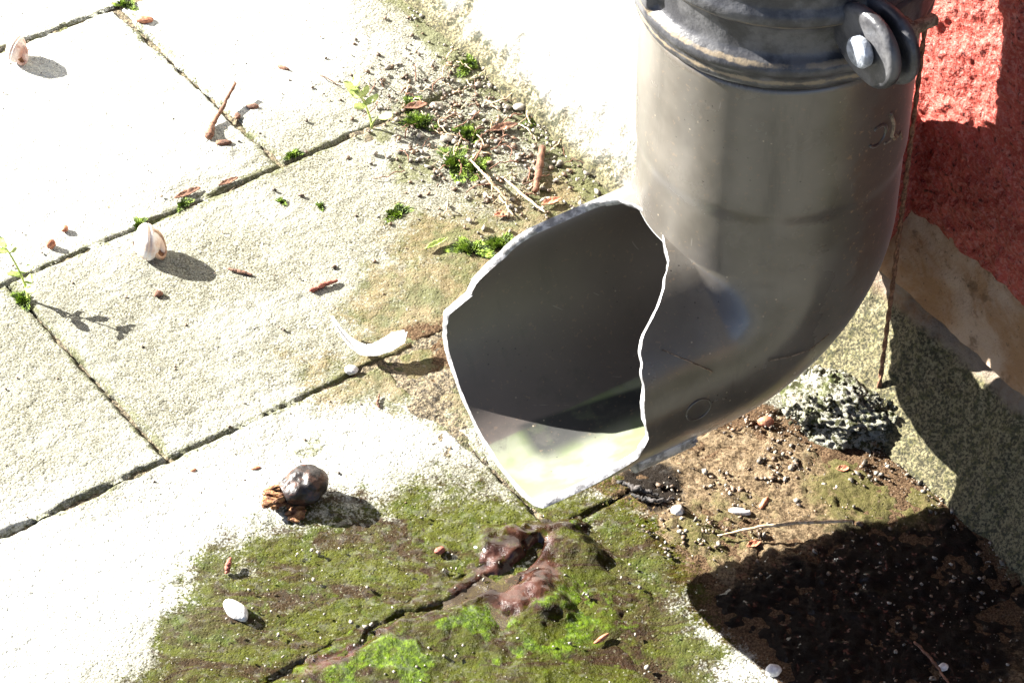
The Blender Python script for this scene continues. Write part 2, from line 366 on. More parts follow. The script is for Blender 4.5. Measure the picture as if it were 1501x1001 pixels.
ROWS = {0:(np.array([-.1897,.1976]),31.6), 1:(np.array([-.1256,.0831]),33.6), 2:(np.array([-.1283,-.0620]),33.3), 3:(np.array([-.032,-.131]),34.6)}
def rowline(i):
    if i in ROWS: p, a_ = ROWS[i]; return p, dirv(a_)
    if i < 0: return np.array([-.1897,.1976])+B*.117*i, dirv(32.)
    return np.array([-.032,-.131])+B*.117*(i-3), dirv(34.6)
def heights(x, y, edge, seed):
    z = .0009*(fbm(x, y, .04, seed, 3)-.5)+.0011*(fbm(x, y, .006, 3, 3)-.5)+.0007*(vn(x, y, .0019, 8)-.5)
    e = edge+.0016*(fbm(x, y, .007, 51, 3)-.5)*2
    z = z-.0032*(1-ss(-.0004, .0015, e))**1.3
    return z
def paver(corners, dense, seed):
    c00, c10, c11, c01 = [np.array(c, float) for c in corners]
    L = np.linalg.norm(c10-c00); W = np.linalg.norm(c01-c00)
    st_ = .0010 if dense else .008
    n = max(3, int(L/st_)); m = max(3, int(W/st_))
    if dense:
        U, V_ = np.meshgrid(np.linspace(0, 1, n), np.linspace(0, 1, m), indexing='ij')
    else:
        U, V_ = np.meshgrid(np.array([0, .02, .98, 1.]), np.array([0, .03, .97, 1.]), indexing='ij'); n = m = 4
    g = .0012
    x = (c00[0]*(1-U)*(1-V_)+c10[0]*U*(1-V_)+c11[0]*U*V_+c01[0]*(1-U)*V_)
    y = (c00[1]*(1-U)*(1-V_)+c10[1]*U*(1-V_)+c11[1]*U*V_+c01[1]*(1-U)*V_)
    edge = np.minimum(np.minimum(U, 1-U)*L, np.minimum(V_, 1-V_)*W)
    z = heights(x, y, edge, seed)+RNG.uniform(-.0004, .0004)
    if not dense: z = np.where(edge <= 0, -.003, 0.)
    P = np.stack([x, y, z], -1).reshape(-1, 3)
    F = gridF(n, m)
    # skirt
    idx = np.arange(n*m).reshape(n, m)
    ring = np.concatenate([idx[:, 0], idx[-1, 1:], idx[-2::-1, -1], idx[0, -2:0:-1]])
    k = len(ring); lo = P[ring].copy(); lo[:, 2] = -.0075
    P2 = np.vstack([P, lo]); q = np.arange(k)
    S = np.stack([ring[q], n*m+q, n*m+(q+1) % k, ring[(q+1) % k]], -1)
    F = np.vstack([F, S])
    al, so_, sta, ble, mo = masks(P2[:, 0], P2[:, 1])
    e2 = np.concatenate([edge.ravel(), np.zeros(k)])
    mo = np.maximum(mo, .55*(1-ss(.001, .006, e2+.004*(fbm(P2[:,0], P2[:,1], .02, 77)-.5))))
    # fix winding upwards
    cz = np.cross(c10-c00, c01-c00)
    if cz > 0: F = F[:, ::-1]
    return mesh('paver', P2, F, M_pave, True, dict(algae=al, soil=so_, stain=sta, bleach=ble, moss=mo))
def rowjoints(i):
    """distances (along the row, from the fillet foot, negative) of the cross joints of row i"""
    XD = dirv(-52.8)
    if i == 1: start = inter(*rowline(1), at(415, 243)[:2], XD)
    elif i == 2: start = inter(*rowline(2), at(243, 668)[:2], XD)
    elif i == 3: start = at(563, 533)[:2]
    elif i == 0: start = at(170, 12)[:2]+dirv(32)*.115
    else: start = at(300, 1010)[:2]+B*.117*(i-4)+A*(.115 if i % 2 else 0)
    return start, XD
gap = .0015
for i in range(-3, 9):
    p0, d0 = rowline(i); p1, d1 = rowline(i+1)
    st, XD = rowjoints(i+1-1+0 if False else i+1)
    js = [st+dirv(33.5)*(.231*k) for k in range(-7, 5)]
    lines = []
    for q in js:
        a0 = inter(p0, d0, q, XD); a1 = inter(p1, d1, q, XD); lines.append((a0, a1))
    def clampF(p, d):   # where a row line meets the fillet foot
        return inter(p, d, F0+A*.004, B)
    e0, e1 = clampF(p0, d0), clampF(p1, d1)
    for (l0, l1), (r0, r1) in zip(lines[:-1], lines[1:]):
        s0 = (l0-F0)@A; s1 = (r0-F0)@A
        if s0 > -.012: continue
        if s1 > -.012: r0, r1 = e0, e1
        cx = (l0+l1+r0+r1)/4
        dense = (-.36 < cx[0] < .30) and (-.26 < cx[1] < .30)
        cs = []
        for c in (l1, r1, r0, l0):
            cs.append(c+(cx-c)/np.linalg.norm(cx-c)*.0004)
        obj('paver', paver(cs, dense, int(RNG.integers(1, 999))), pavement)

# ------------------------------------------------------------------ wall: fillet, bare band, red paint
wall = thing('rendered_wall', 'rough red painted wall with bare brown band and mossy mortar foot beside the pipe', 'wall', tuple(wpt(.03, .3, 0)))
WM = Matrix.Translation(-wall.location)
def wobj(name, me):
    me.transform(WM); return obj(name, me, wall)
def strip(name, fn, b0, b1, nb, nt_, mat, attrs=None):
    T, Bv = np.meshgrid(np.linspace(0, 1, nt_), np.linspace(b0, b1, nb), indexing='ij')
    a, z, at_ = fn(T, Bv)
    x = F0[0]+A[0]*a+B[0]*Bv; y = F0[1]+A[1]*a+B[1]*Bv
    return wobj(name, mesh(name, np.stack([x, y, z], -1).reshape(-1, 3), gridF(nt_, nb), mat, True, at_))
def f_fil(T, Bv):
    x = Bv; y = T*.05
    a = -.004+.036*T; rise = .049*T**1.15
    nz = (fbm(x, y, .012, 61, 4)-.5)*.0045+(fbm(x, y, .0032, 63, 2)-.5)*.0016
    foot = (fbm(x, y*0, .02, 65, 3)-.5)*.006
    dark = ss(.17, .24, Bv)
    at_ = dict(moss=np.clip(.9*ss(.25, .0, T)*(1-dark)+dark*(.60+.35*ss(.75, .2, T)), 0, 1), bleach=ss(.12, .6, T+(fbm(x, y, .008, 171, 3)-.5)*.5)*(1-dark), brown=dark*ss(.62, .95, T))
    return a-nz*.7+foot*(1-T), rise+nz*.7-.003*(1-ss(0, .06, T)), at_
strip('mortar_foot', f_fil, -.12, .5, 620, 60, M_fil)
def f_fil2(T, Bv): return -.004+.036*T, .049*T**1.15-.003*(T < .01), dict(moss=T*0+.5, bleach=T*0, brown=T*0)
strip('mortar_foot', f_fil2, .5, 1.6, 40, 8, M_fil); strip('mortar_foot', f_fil2, -1.4, -.12, 40, 8, M_fil)
def f_band(T, Bv):
    nz = (fbm(Bv, T*.04, .02, 71, 4)-.5)*.004+(fbm(Bv, T*.04, .004, 73, 2)-.5)*.001
    return .0265+.004*T+nz, .044+.044*T, dict(pale=1-ss(.20, .25, Bv))
strip('bare_band', f_band, -1.4, 1.6, 1500, 30, M_band)
def f_red(T, Bv):
    z = T*.40
    lip = (fbm(Bv, Bv*0, .02, 81, 4)-.5)*.010
    nz = (fbm(Bv, z, .03, 83, 3)-.5)*.003+(fbm(Bv, z, .0055, 85, 3)-.5)*.0028+(vn(Bv, z, .0022, 87)-.5)*.0010
    return .0285+nz+.004*(T <= 0), .082+z+lip*(1-ss(0, .08, T)), None
strip('red_render', f_red, .262, .42, 240, 400, M_red)
def f_red2(T, Bv): return .0295+0*T, .082+T*.40, None
strip('red_render', f_red2, .42, .50, 30, 20, M_red); strip('dull_render', f_red2, .50, 1.6, 60, 20, M_upper); strip('pale_render', f_red2, -1.4, .262, 60, 20, M_pale)
def f_red3(T, Bv): return .0295+0*T, .482+T*2.6, None
strip('upper_wall', f_red3, -1.4, 1.6, 60, 10, M_upper)
def f_top(T, Bv): return .0295+.2*T, 3.082+0*T, None
strip('coping', f_top, -1.4, 1.6, 10, 4, M_band)

def block():  # added block hidden behind the pipe, slanted along the sun to shade the wall
    V = []; sl = (.0015, .008, .015, .022, .031); bs = np.linspace(.236, .294, 8)
    for a in sl:
        bs = np.linspace(.236, .304 if a < .004 else .294, 8); b0 = bs-1.66*a; top_ = .148+(b0-.236)*.63-1.01*a
        bot_ = np.maximum(.046+(.275-b0)*.62-1.01*a, np.interp(bs, [.236, .276, .285, .294], [.012, .030, .056, .080]) if a > .006 else np.interp(bs, [.236, .292, .304], [0, 0, .062]))
        top_ = np.maximum(top_, bot_+.004)
        e_ = .0
        for b_, z in zip(bs, top_): V.append(wpt(a, b_, z))
        for b_, z in zip(bs[::-1], bot_[::-1]): V.append(wpt(a, b_+(e_ if b_ > .293 else 0), z-(e_*.6 if b_ > .293 else 0)))
    m_ = 16; F = [tuple(map(int, q)) for q in gridF(5, m_, True)]+[tuple(range(m_)), tuple(range(4*m_, 5*m_))[::-1]]
    return V, F
v, f = block(); wobj('shadow_block', mesh('shadow_block', v, f, M_red, False))
# ------------------------------------------------------------------ downpipe
PZC, PAZ, PDN, PRB, PL, PR, ZT = .0955, 207.38, 5.85, .0409, .1068, .0455, .32
PT = .0029
_d = rad(PDN); _a = rad(PAZ); nh = np.array([cos(_a), sin(_a), 0]); zz = np.array([0, 0, 1.]); nn = nh*cos(_d)-zz*sin(_d)
beta = pi/2-_d; TT = PRB*math.tan(beta/2); pc = np.array([PG[0], PG[1], PZC]); L1 = ZT-(PZC+TT); L2 = PRB*beta; L3 = PL-TT
hh = np.cross(nh, zz)
def ppath(s):
    s = np.asarray(s, float); p = np.zeros(s.shape+(3,)); t = np.zeros_like(p)
    m = s <= L1; p[m] = pc+zz*(ZT-s[m]-PZC)[..., None]; t[m] = -zz
    m = (s > L1) & (s <= L1+L2); th = (s[m]-L1)/PRB
    p[m] = pc+zz*TT+nh*PRB-nh*(PRB*np.cos(th))[..., None]-zz*(PRB*np.sin(th))[..., None]
    t[m] = nh*np.sin(th)[..., None]-zz*np.cos(th)[..., None]
    m = s > L1+L2; p[m] = pc+nn*(TT+s[m]-L1-L2)[..., None]; t[m] = nn
    return p, t
def psurf(s, ph, R_):
    p, t = ppath(s); e2 = np.cross(t, hh); Nn = np.cos(ph)[..., None]*hh+np.sin(ph)[..., None]*e2
    return p+Nn*np.asarray(R_)[..., None], Nn
EDGE = [(0,.305),(5.5,.3154),(12,.3165),(25,.3178),(41,.3185),(65,.319),(79,.319),(106,.3185),(132,.3192),(139,.3185),(144,.311),(151,.297),(159.5,.2852),(166,.2832),(173,.2818),
        (182.5,.2821),(192.5,.2821),(209.5,.2795),(218,.277),(224.5,.2735),(231.5,.2668),(239,.2605),(249,.2542),(259,.2516),(268,.2495),(276,.2500),(284,.2515),(291,.2535),(298,.2550),
        (305,.2585),(311,.2590),(317,.2620),(319.5,.281),(330,.287),(340,.2913),(353,.3022),(360,.305)]
ex, ey = zip(*EDGE)
S_LIP, S_STEP = ZT-.2165, ZT-.163
def send(phd):
    e = np.interp(phd % 360, ex, ey)
    jag = (fbm(phd*.01, phd*0, .11, 91, 3)-.5)*.0016+(fbm(phd*.01, phd*0, .03, 93, 2)-.5)*.0004
    rimzone = ss(10, 20, phd)*(1-ss(125, 138, phd))
    return e+jag*(1-.85*rimzone)
NP = 480
phd = np.linspace(0, 360, NP, endpoint=False); ph = np.radians(phd); se = send(phd)
fixed = np.concatenate([[S_LIP, S_LIP+.0006, S_LIP+.003], np.linspace(S_LIP+.006, S_STEP-.002, 14), np.linspace(S_STEP-.001, S_STEP+.007, 8), np.linspace(S_STEP+.009, .243, 46)])
KE = 44
Srows = [np.full(NP, s) for s in fixed]+[.243+(se-.243)*(k/KE) for k in range(1, KE+1)]
S_ = np.array(Srows); PH_ = np.broadcast_to(ph, S_.shape)
Rr = PR*np.ones_like(S_)
Rr += .0009*(1-ss(S_STEP-.001, S_STEP+.007, S_))-.0009*(S_ < S_LIP+.0003)
Rr += .0004*(fbm(S_*1., PH_*.045, .03, 97, 2)-.5)
# slight lumps around the inner corner of the bend
Xo, No = psurf(S_, PH_, Rr)
chf = .0001+.0042*np.clip(fbm(phd*.01, phd*0, .16, 211, 4)-.42, 0, 1)*(1-.8*ss(15, 25, phd)*(1-ss(125, 138, phd)))
Si_ = S_.copy(); Si_[-KE:] -= chf[None]*np.linspace(0, 1, KE)[:, None]
Xi, _ = psurf(Si_, PH_, np.full_like(S_, PR-PT))
n_r = len(Srows)
elbow_root = thing('downpipe', 'broken black plastic downpipe elbow with a jagged open mouth beside the red wall', 'downpipe', (PG[0], PG[1], 0.0))
PMX = Matrix.Translation((-PG[0], -PG[1], 0))
def pobj(name, me, parent=elbow_root, **k):
    me.transform(PMX); return obj(name, me, parent, **k)
def dirtmask(X):
    q = X-np.array([PG[0]+.03, PG[1]-.03, .17]); d = np.sqrt((q**2).sum(-1))
    side = 1.5*ss(.010, .038, (X[..., 0]-PG[0]))*ss(.05, .12, X[..., 2])
    return np.clip(.55*side+.4*ss(.02, .004, d), 0, 1)
Vo = Xo.reshape(-1, 3); Vi = Xi.reshape(-1, 3); k = len(Vo)
Fo = gridF(n_r, NP, True); Fi = gridF(n_r, NP, True)[:, ::-1]+k
V = np.vstack([Vo, Vi]); F = np.vstack([Fo, Fi])
q = np.arange(NP); top = np.stack([q, (q+1) % NP, k+(q+1) % NP, k+q], -1)[:, ::-1]; F = np.vstack([F, top])
dirt = np.concatenate([dirtmask(Vo), np.zeros(k)])
phf = np.degrees(PH_).ravel(); depi = 1.1*ss(73, 78, phf)*(1-ss(170, 190, phf))*ss(.235, .26, S_.ravel())
dep = np.concatenate([np.zeros(k), depi])
lo_ = 72+(.3056-S_.ravel())*180; dark_band = np.concatenate([np.zeros(k), ss(-1, 2, phf-lo_)*(1-ss(90, 104, phf))*(1-ss(.303, .309, S_.ravel()))])  # band along the lower inside wall, darker than the rest
body = pobj('elbow', mesh('elbow', V, F, M_pl, True, dict(dirt=dirt, deposit=dep, inner=np.concatenate([np.zeros(k), np.ones(k)]), dark_band=dark_band)))
hv, hf = ico(4); hv = hv*np.array([.0055, .046, .0180]); tl = .36  # added lump hidden under the bend, extends the elbow's shadow on the mortar foot
hz = hv[:, 2]-hv[:, 1]*tl; q_ = np.stack([PG[0]*0+F0[0]+A[0]*(-.031+hv[:, 0])+B[0]*(.264+hv[:, 1]), F0[1]+A[1]*(-.031+hv[:, 0])+B[1]*(.264+hv[:, 1]), .0705+hz], -1)
pobj('shadow_lump', mesh('shadow_lump', q_, hf, M_pl, True, dict(dirt=np.full(len(q_), .5), deposit=np.zeros(len(q_)), inner=np.zeros(len(q_)))))
# broken edge: a bevelled lip face of fresh plastic joining outer and inner skins
eo = Xo[-1]; ei = Xi[-1]; tdir = ppath(S_[-1])[1]
wv = (fbm(phd*.01, phd*0, .10, 101, 2)-.5)[:, None]*.0008
mid1 = eo*.72+ei*.28+tdir*(.0006+wv); mid2 = eo*.3+ei*.7+tdir*(.0005-wv)
EV = np.vstack([eo, mid1, mid2, ei]); EF = gridF(4, NP, True)
pobj('broken_edge', mesh('broken_edge', EV, EF, M_edge, True), label='pale jagged broken edge')
# protruding broken socket rim under the mouth
def arc_sliver(p0d, p1d, s0, s1, Ra, Rb, n=30):
    P_ = np.radians(np.linspace(p0d, p1d, n)); V = []
    for j, pp in enumerate(P_):
        tpr = math.sin(pi*j/(n-1))**.5 if 0 < j < n-1 else .05
        wob = .0012*math.sin(j*1.3)+.0008*math.sin(j*2.9)
        for (ss_, rr) in ((s0+wob, Ra), (s0+wob, Ra+(Rb-Ra)*tpr), (s1, Ra+(Rb-Ra)*tpr), (s1, Ra)):
            V.append(psurf(np.array([ss_]), np.array([pp]), np.array([rr]))[0][0])
    F = [tuple(int(i) for i in f) for f in gridF(n, 4, True)]+[(0,1,2,3), (4*n-1, 4*n-2, 4*n-3, 4*n-4)]
    return V, F
v, f = arc_sliver(131, 150, .2615, .2835, PR-.001, PR+.0024)
pobj('broken_rim', mesh('broken_rim', v, f, M_edge, False), label='short pale broken piece of rim under the mouth')
# moulding marks: thin raised rings
def ringmark(phc, s_c, rr, a0=0, a1=360, th=.00035):
    pts = []
    for q in np.linspace(rad(a0), rad(a1), 40):
        R0 = PR+.0009 if s_c < S_STEP else PR+.0001
        pts.append(psurf(np.array([s_c+rr*cos(q)]), np.array([rad(phc)+rr*sin(q)/PR]), np.array([R0]))[0][0])
    return tube(pts, th, 6)
v, f = ringmark(178, .262, .0048); pobj('moulding_mark', mesh('moulding_mark', v, f, M_pl))
v, f = ringmark(165, ZT-.187, .0040, 150, 420, .0006); pobj('moulding_mark', mesh('moulding_mark', v, f, M_pl))
# muddy worm-like streaks on the side
def streak(points, r_):
    pts = [psurf(np.array([s]), np.array([rad(p)]), np.array([PR+.0008]))[0][0] for p, s in points]
    return tube(pts, r_, 6)
v, f = join([streak([(158,.127),(156,.130),(154,.134),(155,.138),(152,.141)], .0009), streak([(160,.139),(156,.140),(152,.139),(149,.142),(147,.141),(144,.146)], .0005), streak([(166,.106),(163,.108),(158,.1075),(154,.110),(150,.1095)], .0006)])
for pts_, r_ in (([(215,.270),(205,.262),(196,.255)], .00022), ([(186,.232),(178,.225),(171,.2205),(166,.214)], .0002), ([(128,.118),(124,.124),(121,.133),(119,.146)], .0005), ([(120,.100),(118,.112),(117,.120)], .0006)):
    v3, f3 = streak(pts_, r_); v, f = join([(v, f), (v3, f3)])
pobj('mud_streak', mesh('mud_streak', v, f, M_dust), kind='stuff')
# upper pipe
def revolve(prof, n=192, f_r=None, closed=False):
    V = []
    for (rr, z) in prof:
        for j in range(n):
            th = 2*pi*j/n; r2 = rr if f_r is None else f_r(rr, z, th)
            V.append((PG[0]+r2*cos(th), PG[1]+r2*sin(th), z))
    return np.array(V), gridF(len(prof), n, True)
v, f = revolve([(.0415,.18),(.0415,.26),(.0415,.40),(.0415,3.0),(.0385,3.0),(.0385,.18)]);
V_=mesh('upper_pipe', v, f, M_pl, True, dict(dirt=np.full(len(v), .3), deposit=np.zeros(len(v)))); pobj('upper_pipe', V_)

# ------------------------------------------------------------------ clip around the pipe
clip = thing('pipe_clip', 'ribbed black pipe clip with a bolted lug round the top of the broken pipe', 'pipe clip', (PG[0], PG[1], .217))
CM = Matrix.Translation((-PG[0], -PG[1], -.217))
def cobj(name, me, **k_): me.transform(CM); return obj(name, me, clip, **k_)
prof = [(.0445,.2180),(.0478,.2182),(.0486,.2200),(.0484,.2225),(.0492,.2240),(.0500,.2252),(.0500,.2270),(.0488,.2290),(.0470,.2302),(.0462,.2320),(.0462,.2405),(.0472,.2425),(.0492,.2440),(.0502,.2455),(.0502,.2480),(.0492,.2500),(.0486,.2515),(.0486,.2570),(.0470,.2590),(.0440,.2592)]
pf = []
for i in range(len(prof)-1):
    for t in (0, .5): pf.append((prof[i][0]*(1-t)+prof[i+1][0]*t, prof[i][1]*(1-t)+prof[i+1][1]*t))
pf.append(prof[-1])
def cr(rr, z, th):
    d = math.degrees(th) % 360                       # channel runs from 205 deg round the front to 300 deg
    if .2285 < z < .2430:
        inside = ss(205.5, 207, d)*(1-ss(292, 300, d)); rr = .0500*(1-inside)+rr*inside
    if d > 290 and d < 312: rr += .001*math.sin((d-290)/22*pi)
    return rr+.0003*(float(vn(np.array([th*.045]), np.array([z]), .004, 5)[0])-.5)
v, f = revolve(pf, 300, cr)
dz_ = np.maximum.reduce([np.exp(-((v[:, 2]-z_)/.0011)**2) for z_ in (.2212, .2285, .2440)]); cobj('band', mesh('band', v, f, M_rubber, True, dict(dust=.85*dz_)))
def lug(th_deg, r0, r1, zc, hh_, off, thick, name='lug', mat=M_rubber):
    """rounded tongue standing radially out of the band; its flat faces look along the tangent"""
    th = rad(th_deg); rd = np.array([cos(th), sin(th), 0]); tg = np.array([-sin(th), cos(th), 0]); c0 = np.array([PG[0], PG[1], zc])
    out = []; m = 36; cxr = r1-hh_
    for k_ in range(m):
        q = 2*pi*k_/m; ux = cos(q); uz = sin(q)
        rx = cxr+hh_*ux if ux > 0 else cxr+(cxr-r0)*ux*1.0
        zz_ = hh_*uz*(1.0 if ux > 0 else 1.0)
        if ux <= 0: zz_ = math.copysign(abs(hh_*uz)**1.0, uz) if uz else 0
        out.append((rx, zz_))
    V = []; lay = [(-.5, .80), (-.5, .88), (-.34, .97), (-.1, 1.0), (.1, 1.0), (.34, .97), (.5, .88), (.5, .80)]
    for (o, s_) in lay:
        for (rx, zz_) in out: V.append(c0+rd*(cxr+(rx-cxr)*s_)+zz*(zz_*s_)+tg*(off+thick*o))
    F = [tuple(int(i) for i in f_) for f_ in gridF(len(lay), m, True)]+[tuple(range(m))[::-1], tuple(range((len(lay)-1)*m, len(lay)*m))]
    return V, F, c0, rd, tg
TH = -57
v, f, c0, rd, tg = lug(TH, .040, .073, .2420, .0130, -.0115, .0044); cobj('lug', mesh('lug', v, f, M_rubber))
v, f, *_ = lug(TH, .040, .0735, .2410, .0135, -.0042, .0040); cobj('lug', mesh('lug', v, f, M_rubber))
bc = c0+rd*.0595+zz*.0005-tg*.0085
def disc(cn, ax, r_, t0, t1, n=32, bev=.0008):
    u = np.cross(ax, zz); u /= np.linalg.norm(u); w_ = np.cross(u, ax); V = []
    pr_ = [(r_-bev, t0), (r_, t0+(bev if t1 > t0 else -bev)), (r_, t1-(bev if t1 > t0 else -bev)), (r_-bev, t1)]
    for rr, t in pr_:
        for j in range(n): V.append(cn+ax*t+rr*(cos(2*pi*j/n)*u+sin(2*pi*j/n)*w_))
    return V, [tuple(int(i) for i in q_) for q_ in gridF(4, n, True)]+[tuple(range(n))[::-1], tuple(range(3*n, 4*n))]
v, f = disc(bc, tg, .0052, -.0092, -.0055); cobj('bolt_head', mesh('bolt_head', v, f, M_bolt))
v, f = disc(bc, tg, .0021, -.006, .0225, 16); cobj('bolt_shank', mesh('bolt_shank', v, f, M_dust))
v, f = disc(bc, tg, .0046, .0085, .0125, 6, .0004); cobj('nut', mesh('nut', v, f, M_dust))
# bracket foot running from the clip back to the wall
def box(c, ex_, ey_, ez_):
    c = np.array(c); V = [c+sx*np.array(ex_)+sy*np.array(ey_)+sz*np.array(ez_) for sx in (-1,1) for sy in (-1,1) for sz in (-1,1)]
    return V, [(0,1,3,2),(4,6,7,5),(0,4,5,1),(2,3,7,6),(0,2,6,4),(1,5,7,3)]
A3 = np.array([A[0], A[1], 0]); B3 = np.array([B[0], B[1], 0])
v, f = box(pc*[1,1,0]+A3*.060+zz*.246, A3*.0165, B3*.011, zz*.012); cobj('wall_bracket', mesh('wall_bracket', v, f, M_rubber, False))

# ------------------------------------------------------------------ twisted cord hanging beside the wall
cf = np.array([.1389, -.0385])
cord = thing('cord', 'thin twisted brown cord hanging straight down between the pipe and the wall', 'cord', (cf[0], cf[1], .004))
parts = []
for phs in (0, pi):
    pts = []
    for i in range(1500):
        z = .003+i*.0006
        if z > .75: break
        a_ = z/.0075*2*pi*.5+phs; sw = .0008*sin(z*9)
        pts.append((cf[0]+.0004*cos(a_)+sw, cf[1]+.0004*sin(a_), z))
    parts.append(tube(pts, .00062, 8))
for p_ in parts:
    me = mesh('strand', *p_, M_cord); me.transform(Matrix.Translation((-cf[0], -cf[1], -.004))); obj('strand', me, cord)

# ------------------------------------------------------------------ soil, algae, slime
def sheet(name, poly, res, hfun, mat, attrs=None, **kw):
    P_ = np.array(poly); x0, y0 = P_.min(0)-.015; x1, y1 = P_.max(0)+.015
    X, Y = np.meshgrid(np.arange(x0, x1, res), np.arange(y0, y1, res), indexing='ij')
    Z, at_ = hfun(X, Y)
    n, m = X.shape; F = gridF(n, m)[:, ::-1]; keep = (Z.reshape(-1)[F] > -.0028).any(1) & (((X-F0[0])*A[0]+(Y-F0[1])*A[1]).reshape(-1)[F] < .022).all(1)
    F = F[keep]; used = np.unique(F); mp = np.full(n*m, -1); mp[used] = np.arange(len(used))
    V = np.stack([X, Y, Z], -1).reshape(-1, 3)[used]
    return obj(name, mesh(name, V, mp[F], mat, True, {k_: a.reshape(-1)[used] for k_, a in at_.items()}), **kw)
def h_soil(X, Y):
    d = polydist(X, Y, POLY_SOIL)+(fbm(X, Y, .02, 111, 4)-.5)*.02
    e = ss(-.012, .014, d)
    Z = -.0045+e*.0052+e*(.0030*(fbm(X, Y, .02, 113, 4)-.5)+.0022*(fbm(X, Y, .0045, 115, 3)-.5)+.0014*(vn(X, Y, .0018, 117)-.5))
    wet = np.zeros_like(X)  # damp patches, plus shade painted in where the pipe's shadow falls
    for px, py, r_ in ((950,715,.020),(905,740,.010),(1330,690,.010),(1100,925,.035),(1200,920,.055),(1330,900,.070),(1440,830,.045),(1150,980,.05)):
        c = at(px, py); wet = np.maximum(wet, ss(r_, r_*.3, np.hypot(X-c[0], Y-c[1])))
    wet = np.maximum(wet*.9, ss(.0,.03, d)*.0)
    gr = .75*ss(.05, .01, np.hypot(X-at(1290,720)[0], Y-at(1290,720)[1]))+.5*ss(.05, .01, np.hypot(X-at(960,850)[0], Y-at(960,850)[1]))+.4*ss(.03, .01, np.hypot(X-at(1070,760)[0], Y-at(1070,760)[1]))
    return Z, dict(wet=wet, green=gr)
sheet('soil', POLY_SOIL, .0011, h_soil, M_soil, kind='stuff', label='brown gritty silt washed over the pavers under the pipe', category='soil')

def mat_algae():
    n = N('wet_algae_mat'); b1 = n.noise(55, 5, .7, .8); fine = n.noise(420, 5, .75)
    c = n.mix(n.ramp(n.noise(34, 6, .75, .9, ((1, 2.6, 1), (0, 0, .55))), .40, .58), (.020, .0085, .0020), (.038, .044, .0003))
    c = n.mix(n.ramp(n.math('ADD', n.attr('bright'), n.math('MULTIPLY', n.math('SUBTRACT', n.noise(150, 6, .8), .5), 3.2)), .55, 1.2), c, n.mix(n.ramp(fine, .4, .62), (.026, .046, .0003), (.085, .135, .0010)))
    c = n.mix(n.ramp(n.noise(700, 3, .6), .63, .68, 0, .6), c, (.15, .15, .09))
    c = n.mix(n.ramp(n.math('ADD', n.attr('brown'), n.math('MULTIPLY', n.math('SUBTRACT', n.noise(130, 6, .75, .5), .5), 2.2)), .4, .9), c, n.mix(n.ramp(n.noise(120, 3), .4, .6), (.014, .005, .003), (.055, .023, .016)))
    h = n.math('ADD', n.math('MULTIPLY', fine, .7), n.noise(150, 4, .6))
    sm = n.attr('brown')
    bn = n.t.nodes.new('ShaderNodeBump'); bn.inputs['Distance'].default_value = .0022; n.put(bn.inputs['Strength'], n.ramp(sm, .3, .8, 1., .35)); n.put(bn.inputs['Height'], h)
    return n.fin(c, n.ramp(sm, .2, .8, .45, .2), bn.outputs[0], Specular_IOR_Level=.08, Coat_Weight=n.math('MAXIMUM', n.ramp(n.noise(260, 4, .7), .47, .55, .05, 1), n.ramp(sm, .3, .8, 0, .8)), Coat_Roughness=.04)
M_alg = mat_algae()
POLY_MAT = G2([(330,1100),(380,1000),(460,930),(520,880),(600,810),(700,750),(850,742),(900,790),(950,830),(950,900),(960,960),(980,1100)])
def blob(X, Y, px, py, sx, sy, rot=0):
    c = at(px, py); dx, dy = X-c[0], Y-c[1]; r_ = rad(rot); u = dx*cos(r_)+dy*sin(r_); v = -dx*sin(r_)+dy*cos(r_)
    return np.exp(-((u/sx)**2+(v/sy)**2))
def h_alg(X, Y):
    wx = (fbm(X, Y, .016, 141, 4)-.5)*.018; wy = (fbm(X, Y, .016, 143, 4)-.5)*.018
    x, y = X+wx, Y+wy
    d = polydist(X, Y, POLY_MAT)+(fbm(X, Y, .018, 121, 4)-.5)*.05+(fbm(X, Y, .005, 127, 3)-.5)*.02
    e = ss(-.02, .022, d)
    lump = .0038*blob(x, y, 800, 785, .020, .008, 20)+.0038*blob(x, y, 860, 815, .010, .006)+.0030*blob(x, y, 780, 865, .009, .009, 40)+.0042*blob(x, y, 800, 905, .011, .007, 30)+.0022*blob(x, y, 740, 770, .014, .008, 30)+.003*blob(x, y, 640, 930, .03, .014, 30)
    lump -= .0070*blob(x, y, 782, 806, .0075, .0030, 35)
    lump -= .0045*blob(x, y, 700, 850, .024, .0022, 36)+.004*blob(x, y, 600, 906, .022, .0018, 34)+.003*blob(x, y, 740, 845, .01, .002, 20)
    lump -= .002*blob(x, y, 735, 905, .010, .008)
    Z = -.0046+e*.0050+e*(.0034*(fbm(X, Y, .022, 123, 4)-.45)+.0018*(fbm(X, Y, .005, 125, 3)-.5))+lump*e
    br = (.35+1.0*ss(.4, .6, fbm(X, Y, .012, 161, 4)))*np.clip(.75*blob(X, Y, 740, 940, .055, .022, 15)+.6*blob(X, Y, 620, 960, .05, .02, 20)+.8*blob(X, Y, 790, 775, .018, .009)+.9*blob(X, Y, 845, 800, .010, .009)+.9*blob(X, Y, 800, 900, .018, .008, 30)+.35*blob(X, Y, 400, 960, .04, .03), 0, 1)
    bw = np.clip(1.2*blob(x, y, 770, 860, .017, .012, 35)+.8*blob(x, y, 740, 820, .026, .008, 30)+.7*blob(x, y, 700, 850, .03, .006, 36)+.5*blob(x, y, 700, 790, .02, .01)+.9*blob(x, y, 500, 960, .022, .006, 34), 0, 1)
    return Z, dict(bright=br*(1-.6*bw), brown=bw)
sheet('algae_mat', POLY_MAT, .0009, h_alg, M_alg, kind='stuff', label='wet green and brown algae mat spread under the broken pipe', category='algae')
